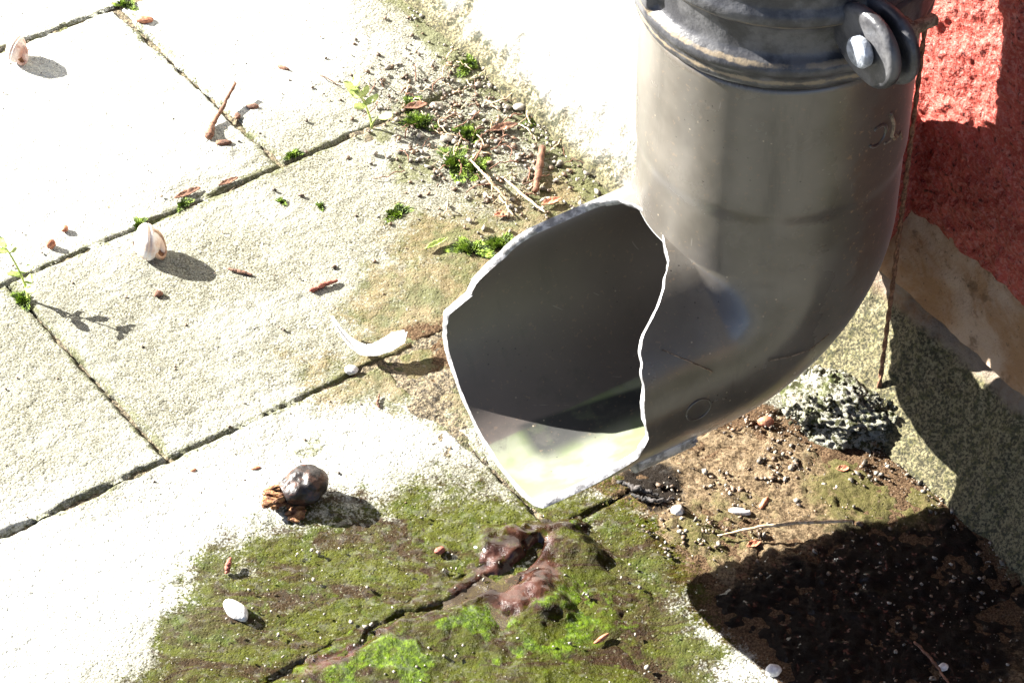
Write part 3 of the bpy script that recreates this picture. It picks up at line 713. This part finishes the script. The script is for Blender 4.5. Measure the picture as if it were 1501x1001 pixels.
n = N('thin_water'); n.fin((.55, .42, .30), .03, n.bump(n.noise(70, 2), .0006, .35), Transmission_Weight=.92, IOR=1.33); M_water = n.m
def h_wat(X, Y):
    Z = np.full_like(X, .0006); return Z, {}
for pl in ([(650,890),(700,845),(760,850),(770,900),(740,945),(690,960),(650,940)],):
    g = G2(pl); P_ = np.array(g); c_ = P_.mean(0); ring_ = []
    for i in range(60):
        t = i/60*len(g); k_ = int(t); fr = t-k_; p_ = P_[k_]*(1-fr)+P_[(k_+1) % len(g)]*fr; ring_.append(c_+(p_-c_)*(1+.12*sin(i*.9)+.06*sin(i*2.3)))
    V = [(c_[0], c_[1], .0009)]+[(q_[0], q_[1], .0009) for q_ in ring_]
    obj('water', mesh('water', V, [(0, i+1, (i+1) % 60+1) for i in range(60)], M_water), kind='structure')

# ------------------------------------------------------------------ grit
OV, OF = ico(1)
def ground_z(x, y): return 0.0
def scatter(name, label, pts, rmin, rmax, mat, seed, flat=.7, pw=2.2):
    rg = np.random.default_rng(seed); n = len(pts); r_ = rmin+(rmax-rmin)*rg.random(n)**pw
    B_ = OV[None]*(1+.95*(rg.random((n, len(OV), 1))-.5)); sc3 = np.stack([rg.uniform(.7, 1.4, n), rg.uniform(.6, 1.1, n), np.full(n, flat)], -1)[:, None]
    B_ = B_*sc3*r_[:, None, None]; an = rg.random(n)*2*pi; c, s = np.cos(an)[:, None], np.sin(an)[:, None]
    x = B_[..., 0]*c-B_[..., 1]*s; y = B_[..., 0]*s+B_[..., 1]*c; z = B_[..., 2]
    P_ = np.stack([x+pts[:, 0:1], y+pts[:, 1:2], z+pts[:, 2:3]+r_[:, None]*.25], -1).reshape(-1, 3)
    F = (OF[None]+(np.arange(n)*len(OV))[:, None, None]).reshape(-1, 3)
    return obj(name, mesh(name, P_, F, mat, False), kind='stuff', label=label, category='grit')
def sample(n, px0, px1, py0, py1, dens, z=0.0):
    rg = np.random.default_rng(int(px0*7+py1*3+n)); out = []
    P_ = np.array([at(rg.uniform(px0, px1), rg.uniform(py0, py1), z) for _ in range(n)])
    keep = rg.random(n) < dens(P_[:, 0], P_[:, 1]); return P_[keep]
SHADEC = [(at(*q_)[:2], r_) for q_, r_ in (((1200,920),.055),((1330,900),.070),((1440,830),.045),((1150,980),.05))]  # patches with painted shade; grit is thinned here as well
dsoil = lambda x, y: (.12+.88*np.minimum.reduce([ss(.7*r_, 1.1*r_, np.hypot(x-c_[0], y-c_[1])) for c_, r_ in SHADEC]))*np.clip(ss(-.01, .01, polydist(x, y, POLY_SOIL)), .0, 1)*ss(.40, .62, fbm(x, y, .02, 131, 3))
scatter('grit', 'pale grey grit scattered over the brown silt', sample(9000, 880, 1500, 600, 1001, dsoil, .0012), .00018, .0013, M_grit, 1, pw=11)
scatter('grit', 'brown crumbs scattered over the brown silt', sample(9000, 880, 1500, 600, 1001, dsoil, .0012), .0002, .0012, M_gritb, 2, pw=8)
def ddeb(x, y):
    c = at(690, 200); dx = (x-c[0])*A[0]+(y-c[1])*A[1]; dy = (x-c[0])*B[0]+(y-c[1])*B[1]
    return np.exp(-(dx/.025)**2-(dy/.05)**2)*.9+.012
scatter('grit', 'brown crumbs and soil among the weeds at the end of the paver joint', sample(9000, 380, 900, 20, 420, ddeb, .0006), .0002, .0013, M_gritb, 3, pw=4)
scatter('grit', 'pale chips among the weeds at the end of the paver joint', sample(3600, 480, 880, 60, 380, ddeb, .0006), .0003, .0018, M_grit, 4, pw=6)
scatter('grit', 'tiny dark crumbs thinly spread over the sunlit pavers', sample(1500, 0, 760, 0, 760, lambda x, y: .18+0*x, .0003), .0002, .0007, M_gritb, 5, pw=3)
dalg = lambda x, y: ss(0, .02, polydist(x, y, POLY_ALG))*.55
scatter('grit', 'small shiny grains sitting on the wet algae', sample(900, 200, 1010, 740, 1001, dalg, .0016), .0002, .0009, M_grit, 6, pw=4)
dfoot = lambda x, y: np.exp(-(((x-F0[0])*A[0]+(y-F0[1])*A[1]+.003)/.006)**2)*ss(.3, .7, fbm(x, y, .02, 133, 2))
scatter('grit', 'crumbled mortar grains along the foot of the wall', sample(30000, 560, 1480, 0, 860, dfoot, .0010), .0002, .0012, M_grit, 7, pw=7)

rg_ = np.random.default_rng(77); fb = []
for i in range(90):
    c = at(690, 205); u, v_ = rg_.normal()*.016, rg_.normal()*.030; x0, y0 = c[0]+A[0]*u+B[0]*v_, c[1]+A[1]*u+B[1]*v_
    if (x0-F0[0])*A[0]+(y0-F0[1])*A[1] > -.002: continue
    l = rg_.uniform(.004, .016); a0 = rg_.uniform(0, pi); cv = rg_.uniform(-1.6, 1.6); pts = []; x, y = x0, y0
    for k_ in range(8): pts.append((x, y, .0012+.0022*math.sin(pi*k_/7)*rg_.random())); x += cos(a0)*l/7; y += sin(a0)*l/7; a0 += cv/7
    fb.append(tube(pts, rg_.uniform(.00012, .00035), 5))
for mt, sl_ in ((M_straw, slice(0, None, 2)), (M_twig, slice(1, None, 2))):
    v, f = join(fb[sl_]); obj('dry_fibres', mesh('dry_fibres', v, f, mt), kind='stuff', label='tangle of thin dry fibres among the weeds', category='litter')
# ------------------------------------------------------------------ rubble clump at the wall foot
cl = at(1215, 640)+np.array([.006, .010, 0])
rg_ = np.random.default_rng(12); gr = []; base_v, base_f = ico(2)
for i in range(1200):
    d_ = rg_.normal(size=3); d_[2] = abs(d_[2])*.9; d_ /= np.linalg.norm(d_); k_ = rg_.uniform(.80, 1.06)
    c_ = d_*np.array([.0215, .0135, .0125])*k_*(1+.28*sin(3*math.atan2(d_[1], d_[0])+1)+.15*sin(5*math.atan2(d_[1], d_[0])))
    r_ = .0003+.0012*rg_.random()**2; bv = base_v*(1+.5*(rg_.random((len(base_v), 1))-.5))*r_*rg_.uniform(.7, 1.3, 3)
    q_ = bv+c_; a_ = rad(-35); gr.append(np.stack([q_[:, 0]*cos(a_)-q_[:, 1]*sin(a_), q_[:, 0]*sin(a_)+q_[:, 1]*cos(a_), q_[:, 2]+.001], -1))
v = np.concatenate(gr); f = (base_f[None]+(np.arange(len(gr))*len(base_v))[:, None, None]).reshape(-1, 3)
cv, cf_ = ico(6); n1 = fbm(cv[:, 0]*.02+.3, cv[:, 1]*.02+.3, .009, 151, 4, cv[:, 2]*.02+.3)-.5; n2 = fbm(cv[:, 0]*.02+.3, cv[:, 1]*.02+.3, .0016, 153, 3, cv[:, 2]*.02+.3)-.5
cv = cv*(1+.7*n1+.35*n2)[:, None]*np.array([.0225, .0145, .0130]); a_ = rad(-35)
cv = np.stack([cv[:, 0]*cos(a_)-cv[:, 1]*sin(a_), cv[:, 0]*sin(a_)+cv[:, 1]*cos(a_), cv[:, 2]+.002], -1)
f = np.vstack([f, cf_+len(v)]); v = np.vstack([v, cv])
o = obj('mortar_clump', mesh('mortar_clump', v, f, M_moss_lump, True), label='crumbly moss-covered mortar clump at the wall foot below the pipe bend', category='rubble'); o.location = cl

# ------------------------------------------------------------------ small things
def put(name, me, label, cat, loc, rz=0, rx=0, ry=0, group=None):
    o = obj(name, me, label=label, category=cat); o.location = loc; o.rotation_euler = (rx, ry, rz)
    if group: o['group'] = group
    return o
def shell(mat_body, R0=.0085, turns=2.6, rise=.55, name='shell'):
    """snail shell: a tube growing along a spiral, with a flared lip"""
    n, m = 150, 24; V = []
    for i in range(n):
        t = i/(n-1); th = t*turns*2*pi; g = math.exp(1.15*(th-turns*2*pi)/(2*pi)*.72)
        rc = R0*.52*g; rt = R0*.50*g*(1.10 if i > n-6 else 1)
        cx, cy, cz = rc*cos(th), rc*sin(th), -R0*rise*g
        for j in range(m):
            q = 2*pi*j/m; V.append((cx+rt*cos(q)*cos(th), cy+rt*cos(q)*sin(th), cz+rt*.92*sin(q)))
    k_ = n*m
    for s_ in (.82, ):                                 # inner wall going back into the mouth
        for i in range(n-1, n-20, -1):
            base = np.array(V[i*m:(i+1)*m]); c = base.mean(0)
            for p_ in base: V.append(tuple(c+(p_-c)*s_))
    F = [tuple(int(q) for q in f_) for f_ in gridF(n, m, True)]
    F += [tuple(int(q)+k_ for q in f_)[::1] for f_ in gridF(19, m, True)]
    for j in range(m): F.append(((n-1)*m+j, (n-1)*m+(j+1) % m, k_+(j+1) % m, k_+j))
    F.append(tuple(range(m)))
    V = np.array(V); return mesh(name, V, F, mat_body)
# pale shell standing on edge
def pale_shell(px, py, label, rz, sc_, m1, m2):
    p_ = at(px, py); t = thing('snail_shell', label, 'snail shell', (p_[0], p_[1], 0), group='snail shells on the pavers'); t.rotation_euler = (0, 0, rz); t.scale = (sc_,)*3
    n, m = 40, 56; V = []
    for i in range(n):                                 # squat spiral body, axis along x
        u = i/(n-1); r_ = .0082*math.sin(pi*(.02+.96*u))**.6
        for j in range(m):
            q = 2*pi*j/m; su = .0007*math.exp(-(((u*2.2+j/m) % 1-.5)/.09)**2)*(u < .6)
            rr = max(r_-su, .0002); V.append(((u-.5)*.0118, rr*cos(q), rr*1.02*sin(q)))
    o = obj('whorl', mesh('whorl', V, [tuple(map(int, q)) for q in gridF(n, m, True)], m1), t); o.location = (-.001, 0, .0080); o.rotation_euler = (0, rad(8), rad(10))
    pts = []; rd_ = []
    nrm = np.array([.80, -.48, .36]); nrm /= np.linalg.norm(nrm); uu = np.cross([0, 0, 1.], nrm); uu /= np.linalg.norm(uu); vv_ = np.cross(nrm, uu); c_ = np.array([.0036, -.0022, .0078])
    for q in np.linspace(0, 2*pi, 49): pts.append(c_+uu*.0038*cos(q)+vv_*.0066*sin(q)); rd_.append(.0011+.0003*sin(q))
    v, f = tube(pts, rd_, 10, False); obj('lip', mesh('lip', v, f, m2), t)
    V = [c_-nrm*.0004]+[c_+nrm*.0003+uu*.0037*cos(q)+vv_*.0065*sin(q) for q in np.linspace(0, 2*pi, 40, endpoint=False)]
    V += [c_+nrm*.0006+uu*(.0016+.0022*cos(q))+vv_*.0058*sin(q) for q in np.linspace(0, 2*pi, 40, endpoint=False)]
    obj('mouth', mesh('mouth', V[:41], [(0, i+1, (i+1) % 40+1) for i in range(40)], M_crumb), t)
    v2, f2 = ico(3); v2 = v2*np.array([.0012, .0020, .0058]); M3 = np.stack([nrm, uu, vv_]); v2 = v2@M3+c_+uu*.0018
    obj('columella', mesh('columella', v2, f2, m1), t)
    return t
pale_shell(221, 374, 'pale cream snail shell standing on edge on the paver, right of the long joint', rad(6), .92, M_shellp, M_shellrim)
pale_shell(28, 88, 'pinkish worn snail shell near the upper left corner', rad(-28), .72, M_shellpink, M_shellpink)
p = at(440, 742)
def nutshell():
    n, m = 60, 64; V = []
    for i in range(n):
        t = i/(n-1); r_ = .0092*(math.sin(pi*min(.04+.94*t, 1)**1.15)**.62)*(.78+.3*t)
        for j in range(m):
            q = 2*pi*j/m; sut = .0000*math.exp(-(((t*2.6+j/m) % 1-.5)/.07)**2)
            rr = max(r_-sut, .0001)*(1+.04*sin(3*q)+.03*sin(5*q+t*7)); jag = (-.0022*abs(sin(q*3.3))-.001*abs(sin(q*7)) if i < 2 else 0)
            V.append(((t-.5)*.0245-jag*(1 if i < 2 else 0), rr*cos(q), rr*.92*sin(q)))
    V = np.array(V); cr_ = fbm(V[:, 0], V[:, 1], .005, 201, 3, V[:, 2])-.5; V[:, 1:] *= (1+.55*cr_)[:, None]
    return V[9*m:]*np.array([.86, .84, .84]), [tuple(map(int, q)) for q in gridF(n-9, m, True)]
v, f = nutshell(); me = mesh('whorl', v, f, M_shellb)
s3 = thing('snail_shell', 'glossy dark brown snail shell with torn crumbly mouth at the edge of the green algae', 'snail shell', (p[0], p[1], .0), group='snail shells on the pavers')
o = obj('whorl', me, s3); o.location = (.0005, .0035, .0070); o.rotation_euler = (rad(10), rad(-8), rad(24))
vv = []
for i in range(30):
    v, f = ico(2); q = v*(1+.5*(RNG.random((len(v), 1))-.5))*np.array([RNG.uniform(.0012, .0032), RNG.uniform(.0008, .0018), RNG.uniform(.0005, .0014)])
    a_ = RNG.uniform(-.6, .6); q = np.stack([q[:, 0]*cos(a_)-q[:, 1]*sin(a_), q[:, 0]*sin(a_)+q[:, 1]*cos(a_), q[:, 2]], -1)
    vv.append((q+np.array([-.0055-RNG.random()*.0065+(.008 if i % 3 == 0 else 0), RNG.uniform(-.004, .006)-(.004 if i % 3 == 0 else 0), .0010+RNG.random()*(.006 if i % 3 else .001)]), [tuple(map(int, t)) for t in f]))
v, f = join(vv); obj('torn_husk', mesh('torn_husk', v, f, M_crumb, False), s3, label='brown torn papery bits at the shell mouth')

# curled white feather
def feather():
    cl_ = [(488,486),(497,500),(508,512),(520,521),(535,527),(552,528),(570,523),(584,516),(596,508)]
    wd = [.0004,.0008,.0014,.0022,.0030,.0036,.0040,.0040,.0008]
    n = 60; t = np.linspace(0, 1, n); c = np.array([at(*q)[:2] for q in cl_]); tt = np.linspace(0, 1, len(cl_))
    x = np.interp(t, tt, c[:, 0]); y = np.interp(t, tt, c[:, 1]); wv_ = np.interp(t, tt, wd); z = .0035+.0035*np.abs(t-.5)*2
    d = np.stack([np.gradient(x), np.gradient(y)], -1); d /= np.linalg.norm(d, axis=1)[:, None]; nrm = np.stack([-d[:, 1], d[:, 0]], -1)
    V = []; K = 9
    for i in range(n):
        rag = 1+.10*(hsh(np.array([i//3]), np.array([3]), np.array([0]), 5)[0]-.5)
        for k_ in range(K):
            s_ = (k_/(K-1)-.5)*2; V.append((x[i]+nrm[i, 0]*s_*wv_[i]*rag, y[i]+nrm[i, 1]*s_*wv_[i]*rag, z[i]+.0016*s_*s_))
    F = [tuple(map(int, q)) for q in gridF(n, K)]
    q = [(x[i], y[i], z[i]-.0001) for i in range(n)]
    return (V, F), tube(q, np.linspace(.0004, .00025, n), 6)
(fv, ff), (rv, rf) = feather()
fe = thing('feather', 'small curled white feather lying across the paver joint left of the pipe mouth', 'feather', (0, 0, 0))
me = mesh('vane', fv, ff, M_white); o = obj('vane', me, fe); md = o.modifiers.new('thickness', 'SOLIDIFY'); md.thickness = .0003
obj('quill', mesh('quill', rv, rf, M_straw), fe)

def stick(pts, r_, name, label, mat, cat='twig', zs=None, n=8, kink=.0004, group=None):
    P_ = np.array([at(x, y, z) for x, y, z in pts]); t = np.linspace(0, 1, len(P_)); tt = np.linspace(0, 1, 24)
    Q = np.stack([np.interp(tt, t, P_[:, k_]) for k_ in range(3)], -1); Q[1:-1] += (RNG.random((22, 3))-.5)*kink
    rr_ = np.interp(tt, np.linspace(0, 1, len(r_)), r_)*(1+.2*(RNG.random(24)-.5)); o0 = P_[0]*[1, 1, 0]
    v, f = tube(Q-o0, rr_, n); o = obj(name, mesh(name, v, f, mat), label=label, category=cat); o.location = o0
    if group: o['group'] = group
    return o
stick([(345,122,.006),(325,160,.003),(312,182,.0015),(306,200,.002)], [.0007,.0009,.0012,.0020], 'twig', 'straight brown twig with a thick end lying alone on the bright upper paver', M_twig)
stick([(795,216,.002),(790,250,.0018),(784,280,.002)], [.0014,.0016,.0011], 'twig', 'short thick brown twig upright in the picture left of the pipe', M_twig)
stick([(455,426,.0012),(472,418,.0014),(494,411,.0012)], [.0009,.0012,.0007], 'twig', 'short reddish twig on the paver left of the pipe mouth', M_redtwig)
stick([(334,394,.001),(350,398,.001),(369,403,.001)], [.0004,.0008,.0005], 'twig', 'tiny dark twig right of the standing pale shell', M_twig)
stick([(1052,785,.002),(1110,772,.0055),(1180,765,.006),(1250,763,.003)], [.0003,.0006,.0007,.0005], 'straw', 'pale dry grass stalk lying on the silt at the shadow edge', M_straw, 'grass stalk')
stick([(740,262,.004),(765,285,.003),(800,312,.002)], [.0004,.0006,.0004], 'rootlet', 'thin pale root between the weeds and the pipe mouth', M_straw, 'root')
stick([(690,235,.004),(715,262,.0075),(745,296,.003)], [.0004,.0006,.0004], 'rootlet', 'thin pale arched root under the moss tufts', M_straw, 'root')
stick([(556,578,.001),(553,590,.0012),(556,597,.001)], [.0003,.0006,.0003], 'rootlet', 'tiny thread below the curled feather', M_twig, 'root')
stick([(1340,940,.002),(1365,965,.003),(1390,1000,.002)], [.0005,.0006,.0004], 'straw', 'reddish stalk in the dark lower right shade', M_twig, 'grass stalk')
stick([(338,818,.003),(334,828,.003),(333,840,.001)], [.0006,.0011,.0008], 'twig', 'tiny reddish twig standing on the left edge of the algae', M_redtwig)
# blackened splinters under the mouth
stick([(905,706,.002),(935,716,.003),(965,726,.0015)], [.0006,.0012,.0005], 'splinter', 'blackened wood splinter just under the pipe mouth', M_black, 'splinter', kink=.001)
stick([(925,725,.0015),(955,733,.0022),(990,731,.001)], [.0005,.0009,.0004], 'splinter', 'lower blackened splinter on the silt beneath the pipe', M_black, 'splinter', kink=.001)

def pebble(px, py, r_, mat, name, label, cat, sx=1.3, sy=1, sz=.7, rz=0, zz_=0):
    v, f = ico(3); nz = fbm(v[:, 0]+9+px, v[:, 1]+9, .9, int(px), 3, v[:, 2]+9)-.5
    v = v*(1+.55*nz[:, None])*np.array([sx, sy, sz])*r_
    p_ = at(px, py); return put(name, mesh(name, v, f, mat), label, cat, (p_[0], p_[1], r_*sz*.75+zz_), rz)
pebble(346,900,.0034,M_stone,'pebble','pale oval pebble on the left side of the green algae','pebble',1.7,.9,.8,rad(-45))
pebble(1133,986,.0026,M_stone,'pebble','white pebble at the bottom edge of the pipe shadow','pebble',1.1,.9,.8)
pebble(1383,980,.0018,M_stone,'pebble','small white pebble in the dark lower right shade','pebble',1.1,.9,.8)
pebble(993,752,.0022,M_stone,'pebble','white round pebble on the silt just right of the algae','pebble',1.1,1,.9)
pebble(1085,752,.0020,M_stone,'pebble','flat white chip above the dry grass stalk','pebble',2.2,.8,.6,rad(-10))
pebble(640,158,.0022,M_grit,'pebble','flat speckled stone among the weeds, highest of the debris heap','pebble',1.4,1,.6)
pebble(655,205,.0024,M_grit,'pebble','small speckled stone below the upper moss tuft','pebble',1.2,1,.6)
pebble(762,160,.0022,M_grit,'pebble','small speckled stone beside the mossy strip at the wall foot','pebble',1.3,1,.7)
pebble(645,812,.0016,M_redtwig,'seed','small reddish seed on the middle of the algae','seed',1.4,.8,.9,rad(30),.001)
pebble(882,940,.0015,M_husk,'seed','small orange seed on the right of the algae','seed',2.4,.6,.6,rad(40),.001)
pebble(1122,622,.0022,M_husk,'seed','orange-brown seed under the bend of the pipe','seed',1.4,1,.9)
pebble(1120,740,.0018,M_husk,'seed','reddish seed on the silt above the dry stalk','seed',2.0,.7,.7,rad(60))
pebble(75,362,.0020,M_husk,'seed','orange husk left of the standing pale shell, lower of the pair','seed',1.0,1,1.1)
pebble(95,338,.0016,M_husk,'seed','orange husk left of the standing pale shell, upper of the pair','seed',1.0,1,.9)
pebble(232,433,.0017,M_twig,'seed','small dark crumb below the standing pale shell','seed',1.1,1,.7)
pebble(370,158,.0017,M_twig,'seed','dark husk right of the straight twig','seed',1.6,.8,.6)
pebble(212,32,.0026,M_husk,'seed','rust-brown husk near the top joint','seed',1.5,.8,.6)
pebble(348,172,.0015,M_twig,'seed','small dark husk touching the straight twig','seed',.9,1.3,.6)
pebble(328,211,.0020,M_twig,'seed','curved brown husk at the foot of the straight twig','seed',1.8,.7,.5)
pebble(283,690,.0010,M_husk,'seed','tiny orange crumb on the bright paver by the lower joint','seed')
pebble(374,686,.0014,M_husk,'seed','orange flake beside the dark brown shell','seed',1.5,.8,.4)
pebble(515,545,.0022,M_stone,'pebble','small grey pebble tucked under the feather','pebble',1.2,1,.8)
pebble(416,102,.0016,M_twig,'seed','elongated brown husk on the upper paver','seed',1.9,.6,.6,rad(-30))

# leaf litter flakes (curled)
def flake(px, py, l, w_, mat, name, label, cat, rz=0, curl=.4, z0=.001):
    n, m = 12, 7; V = []
    for i in range(n):
        t = i/(n-1); ww = w_*math.sin(pi*min(max(t, .02), .98))**.7
        for j in range(m):
            s_ = (j/(m-1)-.5)*2; V.append(((t-.5)*l, s_*ww, z0+curl*l*.25*s_*s_*(ww/w_)+curl*l*.3*(t-.5)**2*2+.0001*((i*7+j*3) % 5)))
    o = put(name, mesh(name, V, [tuple(map(int, q)) for q in gridF(n, m)], mat), label, cat, tuple(at(px, py)*[1, 1, 0]), rz)
    md = o.modifiers.new('thickness', 'SOLIDIFY'); md.thickness = .0003; return o
flake(808,300,.009,.0020,M_husk,'dry_leaf','curled orange-brown leaf scrap by the upper pipe mouth edge','leaf',rad(25))
flake(735,318,.006,.0016,M_husk,'dry_leaf','small red-brown leaf scrap left of the pipe mouth edge','leaf',rad(10))
flake(738,192,.013,.0024,M_twig,'dry_leaf','brown curled leaf strip between the moss tufts','leaf',rad(20))
flake(610,160,.010,.0024,M_twig,'dry_leaf','dark curled leaf above the upper left moss tuft','leaf',rad(15))
flake(640,362,.011,.0015,M_leaf,'dry_leaf','yellow narrow leaf strip on the stained paver','leaf',rad(35))
flake(1105,800,.006,.0015,M_husk,'dry_leaf','small rusty leaf scrap at the edge of the pipe shadow','leaf',rad(25))
flake(1235,690,.005,.0015,M_husk,'dry_leaf','tiny red leaf scrap by the mortar clump','leaf',rad(5))
flake(275,285,.012,.0016,M_twig,'dry_leaf','narrow brown leaf lying in the long paver joint','leaf',rad(33),.2,.0005)
flake(335,268,.009,.0014,M_twig,'dry_leaf','second narrow brown leaf further along the paver joint','leaf',rad(33),.2,.0005)

# moss tufts and weeds
def tuft(px, py, R_, hgt, nb, mat, name, label, seed, lean=0):
    rg = np.random.default_rng(seed); parts = []
    for i in range(nb):
        a_ = rg.uniform(0, 2*pi); rr_ = R_*math.sqrt(rg.random())*(.75+.45*sin(2*a_+seed)+.3*sin(5*a_+seed*2)); bx_, by_ = rr_*cos(a_), rr_*sin(a_); h_ = hgt*.62*rg.uniform(.3, 1)*max(.2, 1-.5*rr_/R_)
        dx, dy = (bx_*.5+rg.normal()*h_*.3), (by_*.5+rg.normal()*h_*.3)
        wd_ = rg.uniform(.0002, .0004); ta = rg.uniform(0, pi); ux, uy = cos(ta)*wd_, sin(ta)*wd_
        V = [(bx_-ux, by_-uy, 0), (bx_+ux, by_+uy, 0), (bx_+dx*.5+ux, by_+dy*.5+uy, h_*.6), (bx_+dx*.5-ux, by_+dy*.5-uy, h_*.6), (bx_+dx, by_+dy, h_)]
        parts.append((V, [(0,1,2,3),(3,2,4)]))
    v, f = join(parts); p_ = at(px, py)
    return put(name, mesh(name, v, f, mat, False), label, 'moss', (p_[0], p_[1], 0), group='moss tufts on the paving')
tufts = [(617,182,.0050,.007,'dark green moss tuft at the end of the long joint, below the dark leaf'),(688,198,.0045,.006,'bright moss tuft beside the brown leaf strip'),(668,240,.0065,.006,'broad moss tuft on the paver with a strong shadow'),(700,246,.0045,.005,'moss tuft right beside the broad shadowed tuft'),
  (582,314,.0042,.004,'round green moss cushion alone on the stained paver'),(735,358,.0050,.005,'moss tuft touching the pipe mouth edge'),(690,365,.0055,.004,'dark moss patch left of the pipe mouth edge'),(413,296,.0018,.002,'tiny moss dot near the long joint'),(470,303,.0018,.002,'tiny moss dot right of its twin on the long paver'),
  (602,155,.0040,.004,'dark moss above the long joint end'),(690,95,.0050,.005,'dark moss lump high on the mossy strip'),(792,175,.0045,.004,'dark moss on the strip beside the white mortar'),(815,142,.0025,.003,'small dark moss spot on the mortar foot'),(880,240,.0045,.004,'moss at the corner by the pipe'),(33,440,.0035,.004,'moss at the junction of the two joints'),
  (205,330,.0030,.003,'moss in the long joint behind the standing shell'),(270,300,.0028,.003,'moss in the long joint under the narrow leaf'),(430,228,.0028,.003,'moss in the long joint before the weeds'),(1185,545,.004,.003,'moss behind the mortar clump'),(185,8,.0035,.003,'moss in the joint at the top edge')]
for i, (px, py, R_, h_, lb) in enumerate(tufts):
    tuft(px, py, R_, h_, int(1300*(R_/.005)**2)+80, M_green, 'moss_tuft', lb, i+40)

def weed(px, py, stems, label, seed, mat=M_leaf):
    rg = np.random.default_rng(seed); p_ = at(px, py); t = thing('weed', label, 'weed', (p_[0], p_[1], 0), group='small weeds in the joints')
    tip = []
    for (dx, dy, h_, leaves) in stems:
        pts = [(dx*q*q, dy*q*q, h_*q) for q in np.linspace(0, 1, 10)]
        v, f = tube(pts, np.linspace(.0006, .0003, 10), 6); obj('stem', mesh('stem', v, f, mat), t)
        for q, sz, ang in leaves:
            sz = sz*.72
            n = 14; c = np.array([dx*q*q, dy*q*q, h_*q]); dr = np.array([cos(rad(ang)), sin(rad(ang)), .35]); sd_ = np.array([-sin(rad(ang)), cos(rad(ang)), rg.uniform(-.4, .4)])
            V = [c]+[c+dr*sz*(1+cos(2*pi*k_/n+pi))*.5*1.5+sd_*sz*.42*sin(2*pi*k_/n)+np.array([0, 0, .0008*rg.random()]) for k_ in range(n)]
            me = mesh('leaf', V[1:], [tuple(range(n))], mat, False); o = obj('leaf', me, t); md = o.modifiers.new('thickness', 'SOLIDIFY'); md.thickness = .0003
    return t
weed(42, 440, [(-.006,.002,.026,[(.95,.0055,200),(.9,.0050,60),(.55,.0055,20),(.5,.005,190),(.25,.004,300),(1,.005,130)]),(.001,-.003,.010,[(1,.006,-60),(.9,.005,80)])], 'pale seedling with round leaves in the joint corner at the left edge', 1)
weed(545, 188, [(-.006,.006,.017,[(.95,.006,160),(.8,.005,60),(.6,.006,220),(1,.006,90)]),(-.004,.003,.014,[(1,.007,140),(.8,.006,30)]),(.003,-.002,.008,[(1,.006,-20)])], 'pale yellow-green weed at the end of the long joint', 2)
